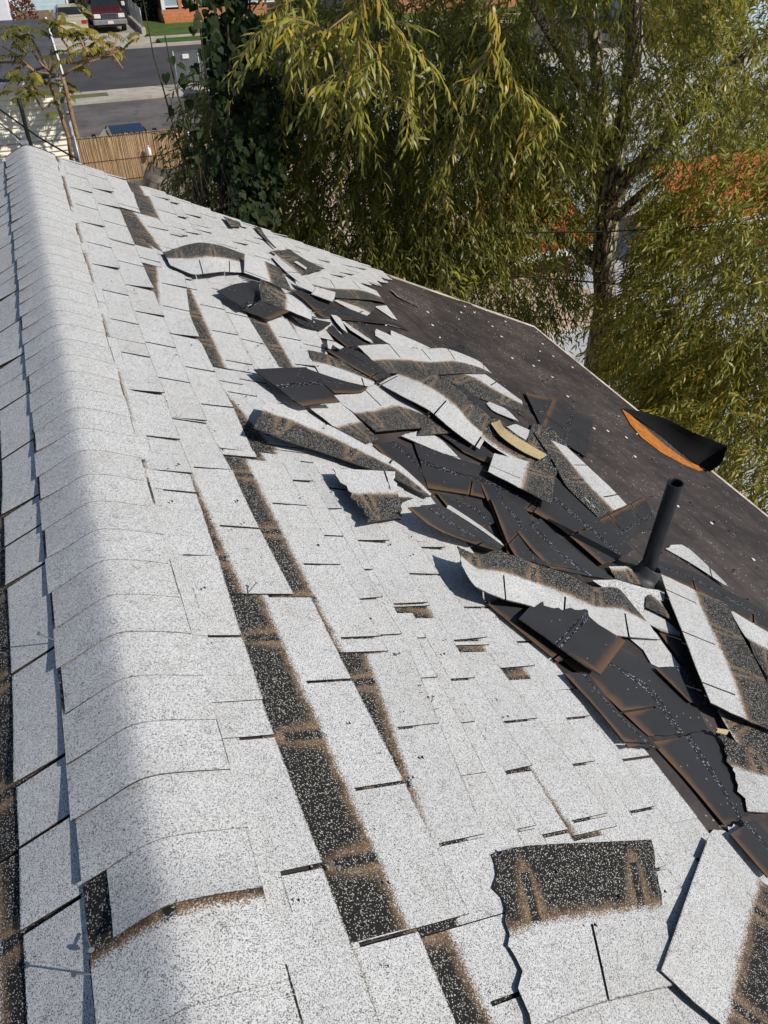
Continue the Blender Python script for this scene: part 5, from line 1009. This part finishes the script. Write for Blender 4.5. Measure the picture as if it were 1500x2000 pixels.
# the nearest sprays hanging over the gable: branchlets with single leaves big enough to pick apart
lm = bpy.data.meshes.new('leaf'); 
_o = leaf_cloud('leaf_source', np.zeros((1, 3)), np.array([[0, 1., 0]]), np.array([[0, 0, 1.]]), np.array([1.]), np.array([.165]), np.array([.72]), M['willow'], None); LM1 = _o.data; bpy.data.objects.remove(_o)
_o = leaf_cloud('leaf_source', np.zeros((1, 3)), np.array([[0, 1., 0]]), np.array([[0, 0, 1.]]), np.array([1.]), np.array([.18]), np.array([.93]), M['willow'], None, curl=.3); LM2 = _o.data; bpy.data.objects.remove(_o)
_o = leaf_cloud('leaf_source', np.zeros((1, 3)), np.array([[0, 1., 0]]), np.array([[0, 0, 1.]]), np.array([1.]), np.array([.15]), np.array([.52]), M['willow'], None, curl=.1); LM3 = _o.data; bpy.data.objects.remove(_o)
def place_leaf(p, d, nrm, L, me, parent):
    d = Vector(d).normalized(); b = d.cross(Vector(nrm)).normalized(); n2 = b.cross(d)
    o = bpy.data.objects.new('leaf', me); o.parent = parent; o.location = Vector(p)-world_loc(parent); o.scale = (L, L, L)
    o.rotation_mode = 'QUATERNION'; o.rotation_quaternion = Matrix(((b.x, d.x, n2.x), (b.y, d.y, n2.y), (b.z, d.z, n2.z))).to_quaternion()
    C.objects.link(o)
SPR = [  # hanging branchlets, top to tip
    [(2.360, 5.750, 7.024), (2.317, 5.750, 6.796), (2.142, 5.700, 6.662), (1.932, 5.650, 6.560)],
    [(2.317, 5.750, 6.796), (2.089, 5.650, 6.701), (1.777, 5.550, 6.815)],
    [(2.315, 5.450, 7.048), (2.236, 5.450, 6.719), (2.190, 5.450, 6.390), (2.261, 5.400, 6.084)],
    [(2.236, 5.450, 6.719), (2.342, 5.350, 6.579), (2.418, 5.350, 6.359)],
    [(2.194, 5.450, 6.513), (2.078, 5.450, 6.429), (1.892, 5.450, 6.412)],
    [(2.315, 5.450, 7.048), (2.416, 5.350, 6.779), (2.523, 5.250, 6.642), (2.719, 5.250, 6.510)],
    [(2.416, 5.350, 6.779), (2.533, 5.350, 6.507), (2.577, 5.350, 6.282)],
    [(3.383, 5.750, 6.992), (3.418, 5.650, 6.566), (3.575, 5.550, 6.268), (3.976, 5.450, 6.003)],
    [(3.418, 5.650, 6.566), (3.262, 5.650, 6.376), (3.164, 5.650, 6.246)],
    [(3.575, 5.550, 6.268), (3.747, 5.550, 6.039), (3.881, 5.550, 5.798)],
    [(4.004, 6.050, 6.951), (4.157, 6.050, 6.611), (4.320, 5.950, 6.438)],
    [(3.589, 6.450, 5.781), (3.447, 6.350, 5.606), (3.305, 6.350, 5.403)],
    [(1.980, 6.050, 6.956), (1.847, 6.050, 6.725), (1.674, 6.050, 6.516)],
    [(4.565, 7.050, 5.013), (4.609, 6.950, 4.718), (4.714, 6.850, 4.460)],
    [(2.281, 6.150, 6.997), (2.085, 6.050, 6.864), (1.752, 5.950, 6.800)]]
ext = []; cnt = 0; tw2 = []
for sp in SPR:
    Q = [Vector(p) for p in sp]; V, Fc = tube_data(Q, [.006, .0045, .0035, .002][:len(Q)], 5); mesh_obj('branchlet', V, Fc, M['bark_pale'], wil, smooth=True)
    tot = sum((b-a).length for a, b in zip(Q, Q[1:])); k = int(tot/.028)
    for i in range(k):
        f = .12+.88*i/k; d = f*tot; j = 0
        while j < len(Q)-2 and d > (Q[j+1]-Q[j]).length: d -= (Q[j+1]-Q[j]).length; j += 1
        p = Q[j]+(Q[j+1]-Q[j]).normalized()*d; tan = (Q[j+1]-Q[j]).normalized(); sd = tan.cross(Vector((rnd(-.5, .5), rnd(-.5, .5), 1))).normalized()*(1 if i % 2 else -1)
        dr = tan*.7+sd*rnd(.3, .8)+Vector((0, 0, -rnd(.2, .6)))+Vector((rnd(-.2, .2), rnd(-.2, .2), rnd(-.2, .2)))
        nm = Vector((rnd(-.5, .5)+.3, rnd(-.5, .5)-.4, 1))
        if cnt < 290: place_leaf(p, dr, nm, rnd(.10, .17), random.choice((LM1, LM1, LM2, LM3)), wil); cnt += 1
        for _ in range(1): ext.append((p+Vector((rnd(-.07, .07), rnd(-.07, .07), rnd(-.10, .05))), dr+Vector((rnd(-.5, .5), rnd(-.5, .5), rnd(-.5, .3))), nm))
    for _ in range(7):
        f = rnd(.2, 1); j = min(len(Q)-2, int(f*(len(Q)-1))); tw2.append(Q[j].lerp(Q[j+1], rnd(0, 1)))
n = len(ext); leaf_cloud('crown', np.array([tuple(e[0]) for e in ext]), np.array([tuple(e[1]) for e in ext]), np.array([tuple(e[2]) for e in ext]), rng.uniform(.09, .155, n), rng.uniform(.016, .024, n), np.clip(rng.normal(.68, .2, n), 0, 1), M['willow'], wil)
p = np.array([tuple(v) for v in tw2]); n = len(p); a = twig_set(p, rng.normal(size=(n, 3))*.6+np.array([0, 0, -.5]), rng.uniform(.2, .42, n), rng.uniform(.3, .9, n), 13, .11, .018, np.clip(rng.normal(.62, .15, n), 0, 1))
kp = clear_of_roof(a[0]); leaf_cloud('crown', *[q[kp] for q in a[:6]], M['willow'], wil); twig_mesh('twigs', a[6], .0025, M['bark_pale'], wil)

# ------------------------------------------------------------------ heart-leaved saplings by the gable
sap = empty('poplar_sapling', (1.5, 6.6, .3), 'dark heart leaved sapling rising past the far gable beside the reed fence', 'sapling')
STEM = [[(1.127, 6.200, 5.420), (1.125, 6.250, 5.644), (1.053, 6.300, 5.976), (1.030, 6.400, 6.307), (1.009, 6.450, 6.498), (1.013, 6.500, 6.834)],
        [(1.143, 6.150, 5.434), (1.175, 6.200, 5.767), (1.154, 6.250, 6.049), (1.110, 6.300, 6.285), (1.107, 6.400, 6.627)],
        [(1.182, 6.300, 5.422), (1.240, 6.300, 5.733), (1.341, 6.350, 6.046), (1.363, 6.400, 6.417), (1.380, 6.450, 6.824), (1.397, 6.500, 6.999)],
        [(1.344, 6.600, 5.176), (1.492, 6.700, 5.722), (1.635, 6.800, 6.263), (1.707, 6.900, 6.896)],
        [(1.546, 6.700, 5.115), (1.748, 6.900, 5.561), (1.795, 7.000, 6.103), (1.959, 7.100, 6.870)],
        [(1.095, 6.100, 5.535), (0.957, 6.100, 5.762), (0.820, 6.100, 5.850)], [(1.066, 6.100, 5.597), (0.901, 6.100, 5.675), (0.746, 6.100, 5.768)]]
for i, s_ in enumerate(STEM): tube('stem', s_, [.010, .009, .007, .006, .005, .003][:len(s_)] if i < 3 else [.02, .016, .012, .008][:len(s_)] if i < 5 else [.004, .003, .002], M['stem'], sap, 6)
hv = [(0, .06), (.16, -.10), (.42, -.06), (.56, .20), (.44, .52), (.20, .80), (0, 1.05)]
def heart_mesh(tint):
    V = [(x, y, .10*abs(x)-.12*y*y) for x, y in hv]+[(-x, y, .10*abs(x)-.12*y*y) for x, y in hv[1:-1]]
    n = len(hv); Fc = [(0, i, i+1) for i in range(1, n-1)]; L_ = [0]+list(range(n, n+n-2))+[n-1]; Fc += [(0, L_[i+1], L_[i]) for i in range(1, len(L_)-1)]
    me = bpy.data.meshes.new('leaf'); me.from_pydata(V, [], Fc); at = me.attributes.new('tint', 'FLOAT', 'POINT'); at.data.foreach_set('value', [tint]*len(V)); me.materials.append(M['poplar']); me.update(); return me
HM = [heart_mesh(t_) for t_ in (.1, .35, .6, .85)]
def heart(p, L):
    if not clear_of_roof(np.array([tuple(p)]))[0]: return
    d = Vector((rnd(-.6, .6), rnd(-.7, .3), -rnd(.3, 1))); nm = Vector((rnd(-.6, .8), -rnd(.2, 1.0), rnd(.1, 1))); place_leaf(p, d, nm, L, random.choice(HM), sap)
cnt = 0
for s_, k in zip(STEM[:3], (10, 26, 60)):
    for i in range(k):
        f = rnd(.05, 1)*(len(s_)-1); j = min(int(f), len(s_)-2); p = Vector(s_[j]).lerp(Vector(s_[j+1]), f-j)+Vector((rnd(-.08, .10), rnd(-.08, .08), rnd(-.06, .04)))
        if s_ is STEM[0] and f > 2.2: continue
        heart(p, rnd(.05, .08)); cnt += 1
for c, r, k in (((1.555, 6.700, 6.392), (.14, .25, .55), 70), ((1.523, 6.600, 5.743), (.16, .25, .35), 60), ((1.718, 6.900, 6.051), (.2, .3, .6), 70)):
    q, _ = sample_ell(c, r, k, 0)
    for p in q:
        if cnt < 295: heart(p, rnd(.05, .085)); cnt += 1
# the denser mass behind, joined
PPh = []
for c, r, k in (((1.764, 7.100, 6.279), (.24, .35, .75), 620), ((1.766, 7.000, 5.490), (.30, .35, .40), 700), ((1.600, 6.700, 5.175), (.30, .25, .16), 420), ((2.021, 7.300, 5.738), (.3, .3, .5), 260)):
    q, _ = sample_ell(c, r, k, 0); PPh.append(q)
q = np.concatenate(PPh); n = len(q); q = q[clear_of_roof(q)]; n = len(q); V = []; Fc = []; tv = []
base = np.array([(x, y, .1*abs(x)-.12*y*y) for x, y in hv]+[(-x, y, .1*abs(x)-.12*y*y) for x, y in hv[1:-1]]); nv = len(base); m_ = len(hv)
fl_ = [(0, i, i+1) for i in range(1, m_-1)]; L_ = [0]+list(range(m_, m_+m_-2))+[m_-1]; fl_ += [(0, L_[i+1], L_[i]) for i in range(1, len(L_)-1)]
for p in q:
    d = Vector((rnd(-.6, .6), rnd(-.7, .3), -rnd(.3, 1))).normalized(); b = d.cross(Vector((rnd(-.6, .8), -rnd(.2, 1.0), rnd(.1, 1)))).normalized(); n2 = b.cross(d); L = rnd(.05, .08); k = len(V)
    V += [tuple(Vector(p)+b*x*L+d*y*L+n2*z*L) for x, y, z in base]; Fc += [tuple(k+i for i in f_) for f_ in fl_]; tv += [rnd(0, 1)]*nv
o = mesh_obj('foliage', V, Fc, M['poplar'], sap, kind='stuff'); at = o.data.attributes.new('tint', 'FLOAT', 'POINT'); at.data.foreach_set('value', tv)
# dead vines and small weeds at the gable foot
wd = empty('weed_clump', (1.077, 6.000, 5.549), 'thin dry weed stalks poking up along the far roof edge', 'weed')
V = []; Fc = []
for i in range(26):
    x0 = rnd(355, 420); b = (1.091, 5.950, 5.581); b = Vector(b)+Vector((rnd(-.2, .25), rnd(-.05, .15), rnd(-.1, 0))); e = b+Vector((rnd(-.14, .10), rnd(-.1, .1), rnd(.12, .42))); V, Fc = tube_data([b, b.lerp(e, .5)+Vector((rnd(-.03, .03), 0, .02)), e], [.003, .002, .001], 3, V, Fc)
mesh_obj('stalks', V, Fc, M['stem'], wd, kind='stuff')
sg = empty('seedling', (3.354, 5.750, 4.489), 'small green seedling sprouting at the rake edge under the willow', 'plant')
p = np.array([(3.328, 5.700, 4.490), (3.365, 5.720, 4.625), (3.296, 5.720, 4.696)]); p[:, 2] -= .02; a = twig_set(p, np.array([[.1, 0, 1], [.15, 0, 1], [-.1, 0, 1.]]), np.array([.16, .14, .12]), np.array([.1, .1, .1]), 7, .10, .022, np.array([.6, .6, .7])); leaf_cloud('leaves', *a[:6], M['willow'], sg); twig_mesh('twigs', a[6], .003, M['twig'], sg)

# ------------------------------------------------------------------ ailanthus trees beside the cream house
ail = empty('ailanthus_tree', (0.961, 25.834, 1.500), 'young two stemmed tree with yellowing feather leaves beside the cream house', 'tree')
def lim(pts, r): return tube('branch' if r[0] < .055 else 'trunk', pts, r, M['bark_pale'], ail, 8)
lim([(0.833, 25.200, 0.782), (0.955, 25.200, 1.646), (0.958, 25.200, 2.361), (0.974, 25.200, 2.943), (0.961, 25.200, 3.197)], [.07, .065, .06, .055, .05])
lim([(0.612, 25.600, 0.701), (0.719, 25.600, 1.549), (0.666, 25.600, 2.305), (0.612, 25.600, 2.769), (0.594, 25.600, 3.002)], [.06, .058, .055, .05, .045])
BR = [[(0.961, 25.200, 3.197), (1.243, 25.100, 3.368), (1.684, 25.000, 3.527), (2.176, 24.900, 3.622), (2.575, 24.800, 3.795)], [(2.176, 24.900, 3.622), (2.369, 24.800, 3.734), (2.584, 24.800, 4.071)], [(0.594, 25.600, 3.002), (0.671, 25.600, 3.275), (0.787, 25.600, 3.641), (0.950, 25.600, 3.936)], [(0.684, 25.600, 3.275), (0.870, 25.500, 3.478), (1.168, 25.400, 3.499)], [(0.961, 25.200, 3.197), (0.687, 25.300, 3.261), (0.310, 25.400, 3.333), (0.055, 25.500, 3.580), (-0.196, 25.600, 3.823), (-0.513, 25.700, 4.042)], [(0.310, 25.400, 3.333), (-0.017, 25.500, 3.560), (-0.661, 25.600, 3.587)], [(0.658, 25.600, 3.276), (0.489, 25.800, 3.874), (0.351, 25.900, 4.288)], [(0.678, 25.600, 3.300), (0.497, 25.600, 3.474), (0.339, 25.600, 3.851)], [(1.168, 25.400, 3.499), (1.425, 25.300, 3.473), (1.869, 25.300, 3.593)], [(1.310, 25.300, 3.554), (1.317, 25.300, 3.835), (1.182, 25.300, 4.083)], [(1.684, 25.000, 3.527), (1.706, 25.100, 3.840), (1.619, 25.200, 4.250)], [(2.108, 24.900, 3.626), (2.403, 24.700, 3.698), (2.563, 24.600, 3.372)], [(0.594, 25.600, 3.002), (0.078, 25.500, 2.982), (-0.379, 25.400, 2.819)], [(0.078, 25.500, 2.982), (0.161, 25.400, 2.584), (0.240, 25.400, 2.381)]]
for b in BR: lim(b, [.04, .032, .025, .02, .015, .012][:len(b)])
CL = [(20, 75, 9), (45, 45, 8), (60, 70, 14), (80, 55, 12), (35, 62, 10), (100, 50, 8), (120, 60, 10), (140, 40, 9), (148, 62, 12), (155, 32, 6), (15, 130, 8), (45, 140, 9), (60, 118, 9), (35, 145, 9), (20, 158, 8), (60, 172, 8), (30, 185, 10), (85, 175, 7), (70, 195, 6), (90, 210, 6), (160, 75, 9), (172, 88, 12), (190, 95, 12), (180, 80, 9), (200, 88, 9), (215, 80, 6), (228, 72, 5), (258, 76, 5), (120, 118, 5), (150, 135, 4), (140, 170, 5), (130, 55, 7), (5, 100, 8), (10, 60, 6), (105, 160, 5)]
PT = []; DD = []; NN = []; LL = []; WW = []; TT = []; ra = []
CLP = [(-0.103, 25.300, 4.155), (0.316, 25.300, 4.479), (0.422, 25.300, 4.184), (0.728, 25.300, 4.343), (0.132, 25.300, 4.293), (1.002, 25.300, 4.387), (1.230, 25.300, 4.258), (1.554, 25.300, 4.476), (1.592, 25.300, 4.215), (1.775, 25.300, 4.558), (-0.365, 25.300, 3.518), (-0.016, 25.300, 3.372), (0.256, 25.300, 3.622), (-0.163, 25.300, 3.321), (-0.405, 25.300, 3.178), (0.064, 25.300, 2.968), (-0.377, 25.300, 2.838), (0.384, 25.300, 2.906), (0.112, 25.300, 2.672), (0.325, 25.300, 2.460), (1.712, 25.300, 4.053), (1.834, 25.300, 3.889), (2.056, 25.300, 3.791), (1.965, 25.300, 3.979), (2.213, 25.300, 3.867), (2.441, 25.300, 3.952), (2.642, 25.300, 4.038), (3.046, 25.300, 3.967), (1.043, 25.300, 3.572), (1.390, 25.300, 3.338), (1.141, 25.300, 2.913), (1.377, 25.300, 4.309), (-0.381, 25.300, 3.878), (-0.175, 25.300, 4.332), (0.702, 25.300, 3.072)]
for (cx_, cy_, k), c in zip(CL, CLP):
    for i in range(max(2, int(k*.34))):
        b = Vector(c)+Vector((rnd(-.28, .28), rnd(-.25, .25), rnd(-.15, .22))); ang = rnd(0, 6.28); L = rnd(.35, .6); d = Vector((math.cos(ang), math.sin(ang)*.7, rnd(-.1, .4))).normalized()
        yel = .55+.3*rnd(-1, 1) if cx_ < 110 else .8+.2*rnd(-1, 1)
        last = None
        for j in range(9):
            f = (j+1)/9; p = b+d*L*f+Vector((0, 0, -.45*L*f*f)); tan = (d+Vector((0, 0, -.9*f))).normalized(); sd = tan.cross(Vector((0, 0, 1))).normalized()
            for sg_ in (1, -1): PT.append(tuple(p)); DD.append(tuple(tan*.35+sd*sg_+Vector((0, 0, -.55)))); NN.append((rnd(-.3, .3), rnd(-.6, .1), 1)); LL.append(rnd(.14, .23)); WW.append(rnd(.045, .065)); TT.append(min(1, max(0, yel+rnd(-.15, .15))))
        ra.append((b, b+d*L*.5+Vector((0, 0, -.11*L)), b+d*L+Vector((0, 0, -.45*L))))
leaf_cloud('crown', np.array(PT), np.array(DD), np.array(NN), np.array(LL), np.array(WW), np.array(TT), M['ailanthus'], ail); twig_mesh('twigs', ra, .006, M['bark_pale'], ail)

# ------------------------------------------------------------------ bushes and other greenery far off
def bush(name, c, r, n, L, Wd, mat, label, cat, tint=.5, trunk=None):
    t = empty(name, (c[0], c[1], c[2]-r[2]), label, cat)
    p, d = sample_ell(c, r, n, .2); leaf_cloud('crown', p, d+rng.normal(size=p.shape)*.6, rng.normal(size=p.shape)+np.array([0, -.3, .8]), rng.uniform(.7, 1.2, n)*L, rng.uniform(.7, 1.2, n)*Wd, np.clip(rng.normal(tint, .25, n), 0, 1), mat, t)
    tube('trunk', [(c[0], c[1], 0), (c[0]+.05, c[1], c[2])], [.08, .03] if trunk is None else trunk, M['twig'], t, 6); return t
bush('red_bush', (0.705, 57.876, 1.000), (.75, .7, .9), 900, .16, .09, M['redleaf'], 'rusty red bush beside the white trailer', 'bush')
bush('dark_shrub', (8.2, 61.5, 1.0), (.9, 2.6, 1.1), 2600, .22, .12, M['shrub'], 'dark shrub standing for the shadow between the kerb fence and brick house', 'shrub')  # near-black leaves stand in for the dark shadow by the brick house
bush('dark_shrub', (4.3, 62.5, 1.0), (.5, 1.2, 1.2), 900, .2, .12, M['shrub'], 'dark shrub in the gap beside the pale blue house', 'shrub')
bush('yellow_tree', (27, 30, 3.6), (2.6, 2.2, 2.4), 4200, .26, .16, M['yellowleaf'], 'bright yellow leaved tree glimpsed behind the willow limbs', 'tree')
bush('green_bush', (21, 19.5, 1.2), (1.6, 1.0, 1.3), 2200, .2, .1, M['ailanthus'], 'green bush behind the orange red shed', 'bush', .3)
# ------------------------------------------------------------------ orange-red shed glimpsed through the leaves
def orange_shed(xa, xb, label):
    sd_ = empty('orange_shed', ((xa+xb)/2, 14.7, 0), label, 'shed')
    box('wall', xa+.2, xb-.2, 14.0, 15.4, 0, 1.05, M['maroon'], sd_); x = xa
    while x < xb-.3:
        V = [(x, 13.6, 1.10), (x+.60, 13.6, 1.10), (x+.60, 15.6, 1.95), (x, 15.6, 1.95)]; mesh_obj('roof_panel', V+[(a_, b_, c_+.03) for a_, b_, c_ in V], [(3, 2, 1, 0), (4, 5, 6, 7), (0, 1, 5, 4), (1, 2, 6, 5), (2, 3, 7, 6), (3, 0, 4, 7)], M['orange'], sd_); x += .62
    box('fascia', xa, x, 13.55, 13.59, .95, 1.12, M['white'], sd_)
    box('door', xa+1.0, xa+1.9, 13.96, 13.995, 0, .95, M['darkwood'], sd_)
orange_shed(8.7, 11.0, 'small shed with orange red roof directly behind the willow trunk')
orange_shed(13.8, 22.5, 'long shed with orange red roof and white fascia past the willow limbs')
# ------------------------------------------------------------------ power lines in front of the willow
cable([(2.614, 8.200, 4.344), (3.945, 7.200, 4.524), (5.599, 6.600, 4.520), (7.267, 6.000, 4.572), (9.728, 5.400, 4.587)], .0095, 'upper black power line crossing in front of the willow trunk', 'power lines by the willow')
cable([(2.596, 8.200, 4.088), (4.105, 7.200, 4.070), (5.674, 6.600, 3.912), (7.662, 6.000, 3.677), (10.811, 5.400, 3.154)], .0095, 'middle black power line crossing the willow trunk below the fork', 'power lines by the willow')
cable([(4.360, 7.600, 3.417), (5.412, 6.900, 3.370), (6.513, 6.300, 3.258), (7.708, 5.800, 3.133), (11.034, 5.200, 2.498)], .005, 'thin lowest line threading through the bright willow leaves', 'power lines by the willow')
# ------------------------------------------------------------------ things on the patio
def crumple(name, c, rx, ry, h, mat, label, cat, seed):
    V = []; Fc = []; n = 22
    for i in range(n+1):
        for j in range(n+1):
            u, v = i/n*2-1, j/n*2-1; e = max(0, 1-(u*u)**1.3-(v*v)**1.3+.25*math.sin(u*5+seed)*math.cos(v*4))
            z = h*min(1, e*1.6)*(.75+.25*math.sin(u*7+v*5+seed))+.012+.02*math.sin(u*17+seed)*math.sin(v*13)
            V.append((c[0]+u*rx*(1+.1*math.sin(v*6+seed)), c[1]+v*ry*(1+.1*math.sin(u*5+seed)), c[2]+max(.006, z)))
    for i in range(n):
        for j in range(n): p = i*(n+1)+j; Fc.append((p, p+1, p+n+2, p+n+1))
    return mesh_obj(name, V, Fc, mat, None, smooth=True, label=label, cat=cat)
crumple('tarp', (3.15, 23.3, .40), 1.15, .85, .62, M['tarp'], 'grey brown tarp draped over a low heap at the reed fence foot', 'tarp', 1.0)
crumple('cloth', (4.1, 22.6, .40), .32, .28, .10, M['cloth'], 'mauve cloth lying crumpled on the pinkish patio', 'cloth', 3.0)
